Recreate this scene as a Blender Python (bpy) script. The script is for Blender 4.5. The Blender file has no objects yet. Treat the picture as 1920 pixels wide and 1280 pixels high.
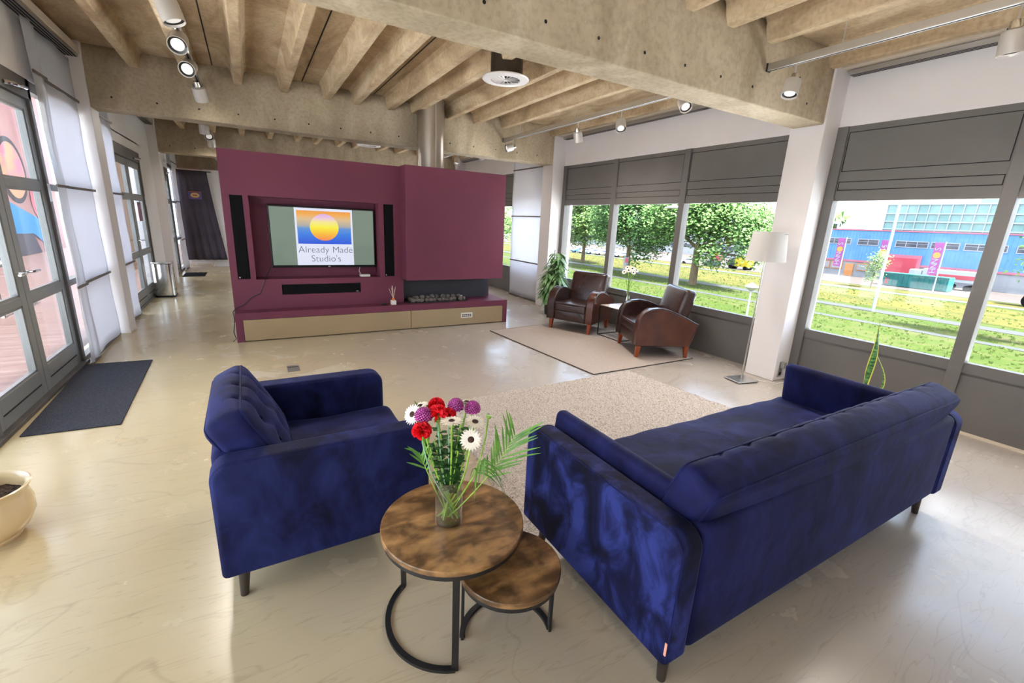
import bpy, bmesh, math, random
from math import sin, cos, pi, radians, sqrt
from mathutils import Vector, Matrix, Euler
random.seed(7)
SC = bpy.context.scene
COL = SC.collection

# ------------------------------------------------------------------ camera
F_PX = 834.39                                    # focal length in pixels of the 1920 px wide frame
YAW, PITCH, ROLL = radians(30.41), radians(14.906), radians(2.6425)
fw = Vector((sin(YAW)*cos(PITCH), cos(YAW)*cos(PITCH), -sin(PITCH)))
rt = Vector((cos(YAW), -sin(YAW), 0)); up = rt.cross(fw)
r2 = rt*cos(ROLL)+up*sin(ROLL); u2 = -rt*sin(ROLL)+up*cos(ROLL)
cam = bpy.data.cameras.new('camera'); co = bpy.data.objects.new('camera', cam); COL.objects.link(co)
cam.sensor_width = 36; cam.lens = 36*F_PX/1920; cam.clip_start = 0.05; cam.clip_end = 1000
m = Matrix((r2, u2, -fw)).transposed().to_4x4(); m.translation = Vector((0, 0, 1.6)); co.matrix_world = m
SC.camera = co

# ------------------------------------------------------------------ view and world
SC.view_settings.view_transform = 'Standard'; SC.view_settings.look = 'None'
SC.view_settings.gamma = 1.0; SC.view_settings.use_curve_mapping = False
SC.view_settings.exposure = 0.60
SKY = 4.0
w = bpy.data.worlds.new('sky'); SC.world = w; w.use_nodes = True
nt = w.node_tree; nt.nodes.clear()
o_ = nt.nodes.new('ShaderNodeOutputWorld'); bg = nt.nodes.new('ShaderNodeBackground')
tc = nt.nodes.new('ShaderNodeTexCoord'); mp = nt.nodes.new('ShaderNodeMapping'); mp.inputs['Scale'].default_value = (1, 1, 3)
nz = nt.nodes.new('ShaderNodeTexNoise'); nz.inputs['Scale'].default_value = 2.2; nz.inputs['Detail'].default_value = 6
cr = nt.nodes.new('ShaderNodeValToRGB')
cr.color_ramp.elements[0].position = 0.38; cr.color_ramp.elements[0].color = (0.42, 0.62, 0.95, 1)
cr.color_ramp.elements[1].position = 0.58; cr.color_ramp.elements[1].color = (0.96, 0.97, 1.0, 1)
nt.links.new(tc.outputs['Generated'], mp.inputs[0]); nt.links.new(mp.outputs[0], nz.inputs['Vector'])
nt.links.new(nz.outputs[0], cr.inputs[0]); nt.links.new(cr.outputs[0], bg.inputs[0])
bg.inputs[1].default_value = SKY; nt.links.new(bg.outputs[0], o_.inputs[0])
sd_ = bpy.data.lights.new('sun', 'SUN'); sd_.energy = 30.0; sd_.angle = radians(4); sd_.color = (0.95, 0.97, 1.0)
sun = bpy.data.objects.new('sun', sd_); COL.objects.link(sun); sun.rotation_euler = Vector((0.02, -0.62, 0.78)).to_track_quat('Z', 'Y').to_euler()
SC.cycles.max_bounces = 12; SC.cycles.diffuse_bounces = 10; SC.cycles.transparent_max_bounces = 24
SC.cycles.sample_clamp_indirect = 6; SC.cycles.use_denoising = True
SC.cycles.caustics_reflective = False; SC.cycles.caustics_refractive = False
LAMP_W = 90.0                                    # watts of every ceiling spot

# ------------------------------------------------------------------ materials
MATS = {}
def pmat(name, col, rough=0.6, metal=0.0, col2=None, scale=8, detail=6, stretch=(1, 1, 1), lo=0.35, hi=0.65,
         bump=0.0, bscale=60, spec=0.5, sheen=0.0, sheen_rough=0.4, sheen_tint=None, coat=0.0, emit=None, estr=0.0, dist=0.0, alpha=None):
    if name in MATS: return MATS[name]
    m = bpy.data.materials.new(name); m.use_nodes = True; n = m.node_tree; b = n.nodes['Principled BSDF']
    b.inputs['Base Color'].default_value = (*col, 1); b.inputs['Roughness'].default_value = rough
    b.inputs['Metallic'].default_value = metal; b.inputs['Specular IOR Level'].default_value = spec
    if sheen:
        b.inputs['Sheen Weight'].default_value = sheen; b.inputs['Sheen Roughness'].default_value = sheen_rough
        b.inputs['Sheen Tint'].default_value = (*(sheen_tint or col), 1)
    if coat: b.inputs['Coat Weight'].default_value = coat; b.inputs['Coat Roughness'].default_value = 0.1
    if emit: b.inputs['Emission Color'].default_value = (*emit, 1); b.inputs['Emission Strength'].default_value = estr
    t = n.nodes.new('ShaderNodeTexCoord'); mp = n.nodes.new('ShaderNodeMapping'); mp.inputs['Scale'].default_value = stretch
    n.links.new(t.outputs['Object'], mp.inputs[0])
    if col2 is not None:
        z = n.nodes.new('ShaderNodeTexNoise'); z.inputs['Scale'].default_value = scale; z.inputs['Detail'].default_value = detail
        z.inputs['Distortion'].default_value = dist
        r = n.nodes.new('ShaderNodeValToRGB'); r.color_ramp.elements[0].position = lo; r.color_ramp.elements[1].position = hi
        r.color_ramp.elements[0].color = (*col, 1); r.color_ramp.elements[1].color = (*col2, 1)
        n.links.new(mp.outputs[0], z.inputs['Vector']); n.links.new(z.outputs[0], r.inputs[0]); n.links.new(r.outputs[0], b.inputs['Base Color'])
        if sheen and not sheen_tint: n.links.new(r.outputs[0], b.inputs['Sheen Tint'])
    if bump:
        z = n.nodes.new('ShaderNodeTexNoise'); z.inputs['Scale'].default_value = bscale; z.inputs['Detail'].default_value = 4
        bp = n.nodes.new('ShaderNodeBump'); bp.inputs['Strength'].default_value = bump; bp.inputs['Distance'].default_value = 0.01
        n.links.new(mp.outputs[0], z.inputs['Vector']); n.links.new(z.outputs[0], bp.inputs['Height']); n.links.new(bp.outputs[0], b.inputs['Normal'])
    MATS[name] = m; return m

def thin_glass(name, tint=(1, 1, 1), refl=0.6, base=0.03):
    m = bpy.data.materials.new(name); m.use_nodes = True; n = m.node_tree; n.nodes.clear()
    o = n.nodes.new('ShaderNodeOutputMaterial'); tr = n.nodes.new('ShaderNodeBsdfTransparent'); gl = n.nodes.new('ShaderNodeBsdfGlossy')
    tr.inputs[0].default_value = (*tint, 1); gl.inputs['Roughness'].default_value = 0.02
    lw = n.nodes.new('ShaderNodeLayerWeight'); lw.inputs[0].default_value = 0.5
    pw = n.nodes.new('ShaderNodeMath'); pw.operation = 'POWER'; pw.inputs[1].default_value = 4.0; n.links.new(lw.outputs['Facing'], pw.inputs[0])
    ma = n.nodes.new('ShaderNodeMath'); ma.operation = 'MULTIPLY_ADD'; ma.inputs[1].default_value = refl; ma.inputs[2].default_value = base
    mx = n.nodes.new('ShaderNodeMixShader'); n.links.new(pw.outputs[0], ma.inputs[0]); n.links.new(ma.outputs[0], mx.inputs[0])
    n.links.new(tr.outputs[0], mx.inputs[1]); n.links.new(gl.outputs[0], mx.inputs[2]); n.links.new(mx.outputs[0], o.inputs[0])
    return m

def sheer(name, col, trans=0.5, clear=0.0):
    m = bpy.data.materials.new(name); m.use_nodes = True; n = m.node_tree; n.nodes.clear()
    o = n.nodes.new('ShaderNodeOutputMaterial'); d = n.nodes.new('ShaderNodeBsdfDiffuse'); t = n.nodes.new('ShaderNodeBsdfTranslucent')
    d.inputs[0].default_value = (*col, 1); t.inputs[0].default_value = (*col, 1)
    mx = n.nodes.new('ShaderNodeMixShader'); mx.inputs[0].default_value = trans
    n.links.new(d.outputs[0], mx.inputs[1]); n.links.new(t.outputs[0], mx.inputs[2])
    if clear:
        tr = n.nodes.new('ShaderNodeBsdfTransparent'); m2 = n.nodes.new('ShaderNodeMixShader'); m2.inputs[0].default_value = clear
        n.links.new(mx.outputs[0], m2.inputs[1]); n.links.new(tr.outputs[0], m2.inputs[2]); n.links.new(m2.outputs[0], o.inputs[0])
    else: n.links.new(mx.outputs[0], o.inputs[0])
    return m

def stops(ramp, lst):
    e = ramp.elements
    while len(e) > 1: e.remove(e[-1])
    e[0].position, e[0].color = lst[0][0], (*lst[0][1], 1)
    for p, c in lst[1:]:
        k = e.new(p); k.color = (*c, 1)

def srgb(h):
    h = h.lstrip('#'); v = [int(h[i:i+2], 16)/255 for i in (0, 2, 4)]
    return tuple(x/12.92 if x <= 0.04045 else ((x+0.055)/1.055)**2.4 for x in v)

WHITE = pmat('white_paint', srgb('e8e5e6'), 0.55, col2=srgb('e3dfe0'), scale=1.2)
FASCIA = pmat('cream_board', srgb('cfc2b0'), 0.6)
DARK = pmat('dark_grey_metal', srgb('6a6764'), 0.45, col2=srgb('64625f'), scale=2, spec=0.4)
DOORG = pmat('grey_door_paint', srgb('7d7f7e'), 0.35, col2=srgb('737574'), scale=2)
GROOVE = pmat('black_groove', (0.006, 0.006, 0.006), 0.8)
BLACKM = pmat('black_steel', (0.012, 0.012, 0.013), 0.38, spec=0.5, bump=0.05, bscale=200)
BLACKF = pmat('black_speaker_cloth', (0.006, 0.006, 0.007), 0.9, spec=0.1)
CHROME = pmat('brushed_nickel', (0.62, 0.60, 0.57), 0.28, 1.0, col2=(0.5, 0.48, 0.45), scale=3, stretch=(1, 1, 12))
STEEL = pmat('polished_steel', (0.75, 0.75, 0.74), 0.12, 1.0)
PIPE = pmat('spun_steel_duct', (0.50, 0.46, 0.41), 0.33, 1.0, col2=(0.40, 0.36, 0.32), scale=1.5, stretch=(4, 4, .3))
ALU = pmat('satin_aluminium', (0.60, 0.59, 0.58), 0.38, 1.0)
LAMPG = pmat('lamp_grey_paint', srgb('c4bfba'), 0.35, 0.3)
LENS = pmat('lamp_lens', (0.8, 0.8, 0.8), 0.2, emit=(1, 0.95, 0.9), estr=0.25)
PURPLE = pmat('plum_plaster', srgb('6d3549'), 0.6, col2=srgb('653044'), scale=1.0, spec=0.3, bump=0.03, bscale=300)
TAN = pmat('taupe_lacquer', srgb('ab9879'), 0.32, 0.35, col2=srgb('a59273'), scale=1)
GLASS = thin_glass('window_glass', (0.97, 0.985, 0.98), 0.5, 0.02)
VGLASS = thin_glass('vase_glass', (0.98, 0.99, 0.985), 1.0, 0.13)
WATER = thin_glass('vase_water', (0.985, 0.995, 0.98), 0.3, 0.02)
PANEL = sheer('white_panel_fabric', (0.80, 0.81, 0.86), 0.48)
SHEER = sheer('sheer_panel_fabric', (0.80, 0.81, 0.86), 0.55, 0.30)
SHADE = sheer('lamp_shade_fabric', (0.66, 0.64, 0.62), 0.30)
BATTEN = pmat('batten_brown', srgb('5c5149'), 0.5)
LEATHER = pmat('dark_brown_leather', srgb('2c1a17'), 0.27, col2=srgb('3a231e'), scale=3, bump=0.12, bscale=220, spec=0.55, coat=0.15)
LEATHERB = pmat('worn_chestnut_leather', srgb('3f1e16'), 0.25, col2=srgb('5a2e1e'), scale=3.5, bump=0.12, bscale=220, spec=0.55, coat=0.2)
CHERRY = pmat('cherry_leg_wood', srgb('a2491f'), 0.3, col2=srgb('7d3414'), scale=8, stretch=(6, 6, 1), coat=0.3)
DKWOOD = pmat('dark_leg_wood', srgb('2c2520'), 0.4, col2=srgb('3a3029'), scale=10, stretch=(5, 5, 1))
LEAF = pmat('leaf_green', srgb('3f7026'), 0.45, col2=srgb('6b9a3d'), scale=9)
LEAFD = pmat('leaf_dark_green', srgb('234f22'), 0.4, col2=srgb('3f7a36'), scale=9)
STEM = pmat('stem_green', srgb('6f9a35'), 0.5, col2=srgb('94b84a'), scale=20)
PETALW = pmat('white_petal', srgb('f5f0e4'), 0.6)
PETALR = pmat('red_petal', srgb('d90f22'), 0.6, col2=srgb('f02838'), scale=30)
PETALP = pmat('magenta_petal', srgb('b5449c'), 0.6, col2=srgb('d46cbc'), scale=30)
FEYE = pmat('flower_eye', srgb('3a1f10'), 0.8)
FYEL = pmat('flower_yellow', srgb('d9a93a'), 0.8)
SOIL = pmat('potting_soil', srgb('2b1d14'), 0.95, col2=srgb('4a3626'), scale=60, bump=0.8, bscale=80)
POTC = pmat('cream_glaze', srgb('dcc49a'), 0.22, coat=0.4)
POTB = pmat('blue_black_pot', srgb('2a3038'), 0.5)
ROCK = pmat('lava_rock', srgb('575050'), 0.9, col2=srgb('8c827c'), scale=9, bump=0.7, bscale=30)
SOCK = pmat('socket_white', srgb('dedbd6'), 0.4)

def concrete(name, a, b, c, stretch, sc=2.2):
    m = bpy.data.materials.new(name); m.use_nodes = True; n = m.node_tree; bs = n.nodes['Principled BSDF']
    bs.inputs['Roughness'].default_value = 0.85; bs.inputs['Specular IOR Level'].default_value = 0.25
    t = n.nodes.new('ShaderNodeTexCoord'); mp = n.nodes.new('ShaderNodeMapping'); mp.inputs['Scale'].default_value = stretch
    n.links.new(t.outputs['Object'], mp.inputs[0])
    z = n.nodes.new('ShaderNodeTexNoise'); z.inputs['Scale'].default_value = sc; z.inputs['Detail'].default_value = 9; z.inputs['Roughness'].default_value = 0.62
    z.inputs['Distortion'].default_value = 0.8
    r = n.nodes.new('ShaderNodeValToRGB'); stops(r.color_ramp, [(0.28, a), (0.5, b), (0.72, c)])
    z2 = n.nodes.new('ShaderNodeTexNoise'); z2.inputs['Scale'].default_value = 30; z2.inputs['Detail'].default_value = 5
    r2_ = n.nodes.new('ShaderNodeValToRGB'); stops(r2_.color_ramp, [(0.3, (0.72, 0.72, 0.72)), (0.55, (1, 1, 1))])
    mx = n.nodes.new('ShaderNodeMix'); mx.data_type = 'RGBA'; mx.blend_type = 'MULTIPLY'; mx.inputs[0].default_value = 0.7
    n.links.new(mp.outputs[0], z.inputs['Vector']); n.links.new(t.outputs['Object'], z2.inputs['Vector'])
    n.links.new(z.outputs[0], r.inputs[0]); n.links.new(z2.outputs[0], r2_.inputs[0])
    n.links.new(r.outputs[0], mx.inputs[6]); n.links.new(r2_.outputs[0], mx.inputs[7]); n.links.new(mx.outputs[2], bs.inputs['Base Color'])
    bp = n.nodes.new('ShaderNodeBump'); bp.inputs['Strength'].default_value = 0.35; bp.inputs['Distance'].default_value = 0.006
    n.links.new(z2.outputs[0], bp.inputs['Height']); n.links.new(bp.outputs[0], bs.inputs['Normal'])
    return m
CONC = concrete('beam_concrete', srgb('94866f'), srgb('aa9b84'), srgb('bcae98'), (1, 1, 0.45))
CSLAB = concrete('slab_concrete', srgb('927d62'), srgb('b59f80'), srgb('cebda0'), (1.2, 0.5, 1.2), 2.6)

def velvet(name, ramp_, sc, dist, sheen):
    m = bpy.data.materials.new(name); m.use_nodes = True; n = m.node_tree; b = n.nodes['Principled BSDF']
    t = n.nodes.new('ShaderNodeTexCoord')
    mp = n.nodes.new('ShaderNodeMapping'); mp.inputs['Scale'].default_value = (1, 1, 0.6)
    z = n.nodes.new('ShaderNodeTexNoise'); z.inputs['Scale'].default_value = sc; z.inputs['Detail'].default_value = 6; z.inputs['Roughness'].default_value = 0.58; z.inputs['Distortion'].default_value = dist
    r = n.nodes.new('ShaderNodeValToRGB'); stops(r.color_ramp, [(p_, srgb(c_)) for p_, c_ in ramp_])
    n.links.new(t.outputs['Object'], mp.inputs[0]); n.links.new(mp.outputs[0], z.inputs['Vector']); n.links.new(z.outputs[0], r.inputs[0])
    n.links.new(r.outputs[0], b.inputs['Base Color'])
    b.inputs['Roughness'].default_value = 0.75; b.inputs['Specular IOR Level'].default_value = 0.15
    b.inputs['Sheen Weight'].default_value = sheen; b.inputs['Sheen Roughness'].default_value = 0.35
    b.inputs['Sheen Tint'].default_value = (0.12, 0.145, 0.36, 1)
    z2 = n.nodes.new('ShaderNodeTexNoise'); z2.inputs['Scale'].default_value = 7; z2.inputs['Detail'].default_value = 4; z2.inputs['Distortion'].default_value = 0.4
    bp = n.nodes.new('ShaderNodeBump'); bp.inputs['Strength'].default_value = 0.25; bp.inputs['Distance'].default_value = 0.02
    n.links.new(t.outputs['Object'], z2.inputs['Vector']); n.links.new(z2.outputs[0], bp.inputs['Height']); n.links.new(bp.outputs[0], b.inputs['Normal'])
    return m
VELVET = velvet('navy_velvet', [(0.28, '080a20'), (0.42, '10133a'), (0.55, '171b4a'), (0.75, '222a60')], 5.5, 0.5, 0.26)
VELVETC = velvet('smudged_navy_velvet', [(0.36, '0a0d26'), (0.45, '131840'), (0.58, '1d2453'), (0.72, '262e66')], 6.0, 0.4, 0.28)
VELVETB = velvet('brushed_navy_velvet', [(0.38, '080a1f'), (0.46, '0e1236'), (0.52, '181e4c'), (0.62, '293370')], 6.5, 0.8, 0.24)

def floor_mat():
    m = bpy.data.materials.new('worn_epoxy_floor'); m.use_nodes = True; n = m.node_tree; b = n.nodes['Principled BSDF']; L = n.links.new
    t = n.nodes.new('ShaderNodeTexCoord')
    def noise(sc, det=6, rough=0.5, dist=0.0, st=(1, 1, 1), rot=0):
        mp = n.nodes.new('ShaderNodeMapping'); mp.inputs['Scale'].default_value = st; mp.inputs['Rotation'].default_value = (0, 0, rot)
        z = n.nodes.new('ShaderNodeTexNoise'); z.inputs['Scale'].default_value = sc; z.inputs['Detail'].default_value = det
        z.inputs['Roughness'].default_value = rough; z.inputs['Distortion'].default_value = dist
        L(t.outputs['Object'], mp.inputs[0]); L(mp.outputs[0], z.inputs['Vector']); return z
    def ramp(src, lst):
        r = n.nodes.new('ShaderNodeValToRGB'); stops(r.color_ramp, lst); L(src, r.inputs[0]); return r
    def mix(f, a, b_, mode='MIX', fac=None):
        x = n.nodes.new('ShaderNodeMix'); x.data_type = 'RGBA'; x.blend_type = mode
        if fac is not None: x.inputs[0].default_value = fac
        else: L(f, x.inputs[0])
        for s, i in ((a, 6), (b_, 7)):
            if isinstance(s, tuple): x.inputs[i].default_value = (*s, 1)
            else: L(s, x.inputs[i])
        return x.outputs[2]
    base = ramp(noise(0.9, 5).outputs[0], [(0.3, srgb('b5a482')), (0.7, srgb('bdad89'))]).outputs[0]
    # aged yellow by the doors, greyer to the right, partly painted-in light
    sx = n.nodes.new('ShaderNodeSeparateXYZ'); L(t.outputs['Object'], sx.inputs[0])
    wob = n.nodes.new('ShaderNodeMath'); wob.operation = 'MULTIPLY_ADD'; wob.inputs[1].default_value = 2.2
    L(noise(0.8, 3).outputs[0], wob.inputs[0]); L(sx.outputs[0], wob.inputs[2])
    mr = n.nodes.new('ShaderNodeMapRange'); mr.inputs[1].default_value = 0.6; mr.inputs[2].default_value = 3.4; L(wob.outputs[0], mr.inputs[0])
    base = mix(mr.outputs[0], base, srgb('a79d93'))
    # flaked patches showing the pale layer
    pt = ramp(noise(1.7, 9, 0.6, 0.6, (1, 1.7, 1), 0.5).outputs[0], [(0.57, (0, 0, 0)), (0.578, (1, 1, 1))])
    inv = n.nodes.new('ShaderNodeMath'); inv.operation = 'SUBTRACT'; inv.inputs[0].default_value = 1.0; L(mr.outputs[0], inv.inputs[1])
    pm0 = n.nodes.new('ShaderNodeMath'); pm0.operation = 'MULTIPLY'; L(pt.outputs[0], pm0.inputs[0]); L(inv.outputs[0], pm0.inputs[1])
    msk = ramp(noise(0.33, 2).outputs[0], [(0.50, (0, 0, 0)), (0.56, (1, 1, 1))])
    pm = n.nodes.new('ShaderNodeMath'); pm.operation = 'MULTIPLY'; L(pm0.outputs[0], pm.inputs[0]); L(msk.outputs[0], pm.inputs[1])
    base = mix(pm.outputs[0], base, srgb('c4b9a4'))
    # hairline scuffs and cracks
    for rot, sc, st, th in ((0.4, 2.0, (0.5, 5, 1), 0.004), (1.5, 2.6, (0.4, 4, 1), 0.004), (2.2, 0.6, (1, 1.3, 1), 0.0016)):
        z = noise(sc, 3, 0.5, 0.5, st, rot)
        r = ramp(z.outputs[0], [(0.5-2*th, (1, 1, 1)), (0.5, (0.80, 0.78, 0.77)), (0.5+2*th, (1, 1, 1))])
        base = mix(None, base, r.outputs[0], 'MULTIPLY', 0.55)
    L(base, b.inputs['Base Color'])
    rr = ramp(noise(3, 6).outputs[0], [(0.3, (0.16,)*3), (0.7, (0.30,)*3)]); L(rr.outputs[0], b.inputs['Roughness'])
    b.inputs['Specular IOR Level'].default_value = 0.5
    return m
FLOORM = floor_mat()

def wood_top():
    m = bpy.data.materials.new('reclaimed_wood'); m.use_nodes = True; n = m.node_tree; b = n.nodes['Principled BSDF']; L = n.links.new
    t = n.nodes.new('ShaderNodeTexCoord'); mp = n.nodes.new('ShaderNodeMapping'); mp.inputs['Scale'].default_value = (3.2, 9, 9); mp.inputs['Rotation'].default_value = (0, 0, 0.9)
    z = n.nodes.new('ShaderNodeTexNoise'); z.inputs['Scale'].default_value = 1.8; z.inputs['Detail'].default_value = 8; z.inputs['Distortion'].default_value = 0.5
    r = n.nodes.new('ShaderNodeValToRGB'); stops(r.color_ramp, [(0.28, srgb('32220f')), (0.42, srgb('654a2e')), (0.55, srgb('8c6a45')), (0.72, srgb('a8875d'))])
    L(t.outputs['Object'], mp.inputs[0]); L(mp.outputs[0], z.inputs['Vector']); L(z.outputs[0], r.inputs[0])
    z2 = n.nodes.new('ShaderNodeTexNoise'); z2.inputs['Scale'].default_value = 13; z2.inputs['Detail'].default_value = 6
    r2 = n.nodes.new('ShaderNodeValToRGB'); stops(r2.color_ramp, [(0.36, (0.30, 0.26, 0.24)), (0.46, (0.85, 0.83, 0.8)), (0.6, (1.25, 1.22, 1.15))])
    L(t.outputs['Object'], z2.inputs['Vector']); L(z2.outputs[0], r2.inputs[0])
    x = n.nodes.new('ShaderNodeMix'); x.data_type = 'RGBA'; x.blend_type = 'MULTIPLY'; x.inputs[0].default_value = 0.8
    L(r.outputs[0], x.inputs[6]); L(r2.outputs[0], x.inputs[7]); L(x.outputs[2], b.inputs['Base Color'])
    b.inputs['Roughness'].default_value = 0.32; b.inputs['Coat Weight'].default_value = 0.15
    return m
WOODTOP = wood_top()

# ------------------------------------------------------------------ mesh helpers
class MB:
    def __init__(s): s.v = []; s.f = []
    def add(s, vs, fs):
        o = len(s.v); s.v += [tuple(v) for v in vs]; s.f += [tuple(i+o for i in f) for f in fs]; return s
    def box(s, x0, x1, y0, y1, z0, z1):
        return s.add([(x0, y0, z0), (x1, y0, z0), (x1, y1, z0), (x0, y1, z0), (x0, y0, z1), (x1, y0, z1), (x1, y1, z1), (x0, y1, z1)],
                     [(3, 2, 1, 0), (4, 5, 6, 7), (0, 1, 5, 4), (1, 2, 6, 5), (2, 3, 7, 6), (3, 0, 4, 7)])
    def tube(s, pts, r, seg=8, cap=True):
        pts = [Vector(p) for p in pts]; n = len(pts); rs = r if isinstance(r, (list, tuple)) else [r]*n
        d = (pts[1]-pts[0]).normalized(); a = d.orthogonal().normalized(); rings = []
        for i, p in enumerate(pts):
            if i == 0: t = pts[1]-pts[0]
            elif i == n-1: t = pts[-1]-pts[-2]
            else: t = (pts[i+1]-pts[i]).normalized()+(pts[i]-pts[i-1]).normalized()
            t = t.normalized() if t.length > 1e-9 else d
            a = (a-t*a.dot(t)); a = a.normalized() if a.length > 1e-6 else t.orthogonal().normalized()
            bb = t.cross(a); rings.append([p+(a*cos(2*pi*k/seg)+bb*sin(2*pi*k/seg))*rs[i] for k in range(seg)])
        vs = [v for R_ in rings for v in R_]; fs = []
        for i in range(n-1):
            for k in range(seg):
                k2 = (k+1) % seg; fs.append((i*seg+k, i*seg+k2, (i+1)*seg+k2, (i+1)*seg+k))
        if cap: fs.append(tuple(range(seg))[::-1]); fs.append(tuple((n-1)*seg+k for k in range(seg)))
        return s.add(vs, fs)
    def cyl(s, p0, p1, r0, r1=None, seg=24): return s.tube([p0, p1], [r0, r0 if r1 is None else r1], seg)
    def lathe(s, prof, c=(0, 0, 0), seg=32, cap=False):
        vs = []; fs = []; n = len(prof)
        for k in range(seg):
            a = 2*pi*k/seg
            for r, z in prof: vs.append((c[0]+r*cos(a), c[1]+r*sin(a), c[2]+z))
        for k in range(seg):
            k2 = (k+1) % seg
            for i in range(n-1): fs.append((k*n+i, k2*n+i, k2*n+i+1, k*n+i+1))
        if cap:
            fs.append(tuple(k*n for k in range(seg))[::-1]); fs.append(tuple(k*n+n-1 for k in range(seg)))
        return s.add(vs, fs)
    def prism(s, poly, a0, a1, axis='x'):
        n = len(poly)
        f = {'x': lambda a, p: (a, p[0], p[1]), 'y': lambda a, p: (p[0], a, p[1]), 'z': lambda a, p: (p[0], p[1], a)}[axis]
        vs = [f(a0, p) for p in poly]+[f(a1, p) for p in poly]
        fs = [tuple(range(n))[::-1], tuple(range(n, 2*n))]+[(i, (i+1) % n, n+(i+1) % n, n+i) for i in range(n)]
        return s.add(vs, fs)
    def sphere(s, c, r, seg=10, ring=7, sc=(1, 1, 1)):
        pr = [(r*sin(pi*i/ring), -r*cos(pi*i/ring)) for i in range(ring+1)]
        b = MB().lathe(pr, seg=seg); return s.add([(c[0]+x*sc[0], c[1]+y*sc[1], c[2]+z*sc[2]) for x, y, z in b.v], b.f)
    def rbox(s, c, h, r, bulge=(0, 0, 0), n=6, fn=None, M=None):
        """rounded cushion: centre c, half sizes h, corner radius r, face bulges, optional displacement"""
        ax = []
        for hh in h:
            rr = min(r, hh*0.98); inner = [-(hh-rr)+2*(hh-rr)*i/n for i in range(n+1)]
            e = [rr*(0.5, 0.8, 1)[i] for i in range(3)]
            ax.append([-hh] + [-(hh-rr)-x for x in (rr*0.85, rr*0.6, rr*0.3)] + inner + [(hh-rr)+x for x in (rr*0.3, rr*0.6, rr*0.85)] + [hh])
        vid = {}; vs = []; fs = []
        def V(i, j, k):
            key = (i, j, k)
            if key in vid: return vid[key]
            p = Vector((ax[0][i], ax[1][j], ax[2][k])); q = Vector([max(-(h[a]-min(r, h[a]*.98)), min(h[a]-min(r, h[a]*.98), p[a])) for a in range(3)])
            d = p-q
            if d.length > 1e-9: p2 = q+Vector([d[a]/max(abs(d[0]), abs(d[1]), abs(d[2])) for a in range(3)]).normalized()*r if max(map(abs, d)) > 0 else p
            else: p2 = p
            u = [max(-1, min(1, p[a]/h[a])) for a in range(3)]
            for a in range(3):
                b_, c_ = (a+1) % 3, (a+2) % 3
                p2[a] += bulge[a]*(1 if u[a] > 0 else -1)*abs(u[a])**3*(1-u[b_]**2)*(1-u[c_]**2)
            if fn: p2 = Vector(fn(p2, u))
            vid[key] = len(vs); vs.append(p2); return vid[key]
        N = [len(a)-1 for a in ax]
        for a in range(3):
            b_, c_ = (a+1) % 3, (a+2) % 3
            for side in (0, N[a]):
                for i in range(N[b_]):
                    for j in range(N[c_]):
                        q = []
                        for (di, dj) in ((0, 0), (1, 0), (1, 1), (0, 1)):
                            t = [0, 0, 0]; t[a] = side; t[b_] = i+di; t[c_] = j+dj; q.append(V(*t))
                        fs.append(tuple(q) if side else tuple(q[::-1]))
        out = []
        for v in vs:
            if M is not None: v = M @ v
            out.append(v+Vector(c))
        return s.add(out, fs)
    def xf(s, M): s.v = [tuple(M @ Vector(v)) for v in s.v]; return s
    def build(s, name, mat, parent=None, smooth=False, bevel=0, seg=2, loc=None, label=None, auto=None):
        me = bpy.data.meshes.new(name); me.from_pydata(s.v, [], s.f); me.update()
        o = bpy.data.objects.new(name, me); COL.objects.link(o)
        me.materials.append(mat)
        if parent: o.parent = parent
        if loc: o.location = loc
        bm = bmesh.new(); bm.from_mesh(me); bmesh.ops.recalc_face_normals(bm, faces=bm.faces)
        if smooth:
            for f in bm.faces: f.smooth = True
            lim = radians(auto or 40)
            for e in bm.edges:
                if len(e.link_faces) == 2 and e.calc_face_angle(0) > lim: e.smooth = False
        bm.to_mesh(me); bm.free()
        if bevel:
            b = o.modifiers.new('bevel', 'BEVEL'); b.width = bevel; b.segments = seg; b.limit_method = 'ANGLE'; b.angle_limit = radians(40)
            if seg > 1:
                for p in me.polygons: p.use_smooth = True
                wn = o.modifiers.new('wn', 'WEIGHTED_NORMAL'); wn.keep_sharp = True
        if label: o['label'] = label
        return o
def smoothed(o, lv=1):
    sd = o.modifiers.new('sub', 'SUBSURF'); sd.levels = lv; sd.render_levels = lv
    for p in o.data.polygons: p.use_smooth = True
    return o
def tag(o, label, cat, group=None, kind=None):
    if label: o['label'] = label
    if cat: o['category'] = cat
    if group: o['group'] = group
    if kind: o['kind'] = kind
    return o
def thing(name, label, cat, loc=(0, 0, 0), rz=0, group=None, kind=None):
    o = bpy.data.objects.new(name, None); COL.objects.link(o); o.empty_display_size = 0.1
    o.location = loc; o.rotation_euler = (0, 0, rz); return tag(o, label, cat, group, kind)
def structure(o, label=None):
    o['kind'] = 'structure'
    if label: o['label'] = label
    return o
def copy_tree(o, parent=None):
    c = o.copy(); COL.objects.link(c)
    if parent: c.parent = parent
    for ch in [x for x in bpy.data.objects if x.parent is o]: copy_tree(ch, c)
    return c
def arc(cx, cy, r, a0, a1, n=6): return [(cx+r*cos(radians(a0+(a1-a0)*i/n)), cy+r*sin(radians(a0+(a1-a0)*i/n))) for i in range(n+1)]
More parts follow.
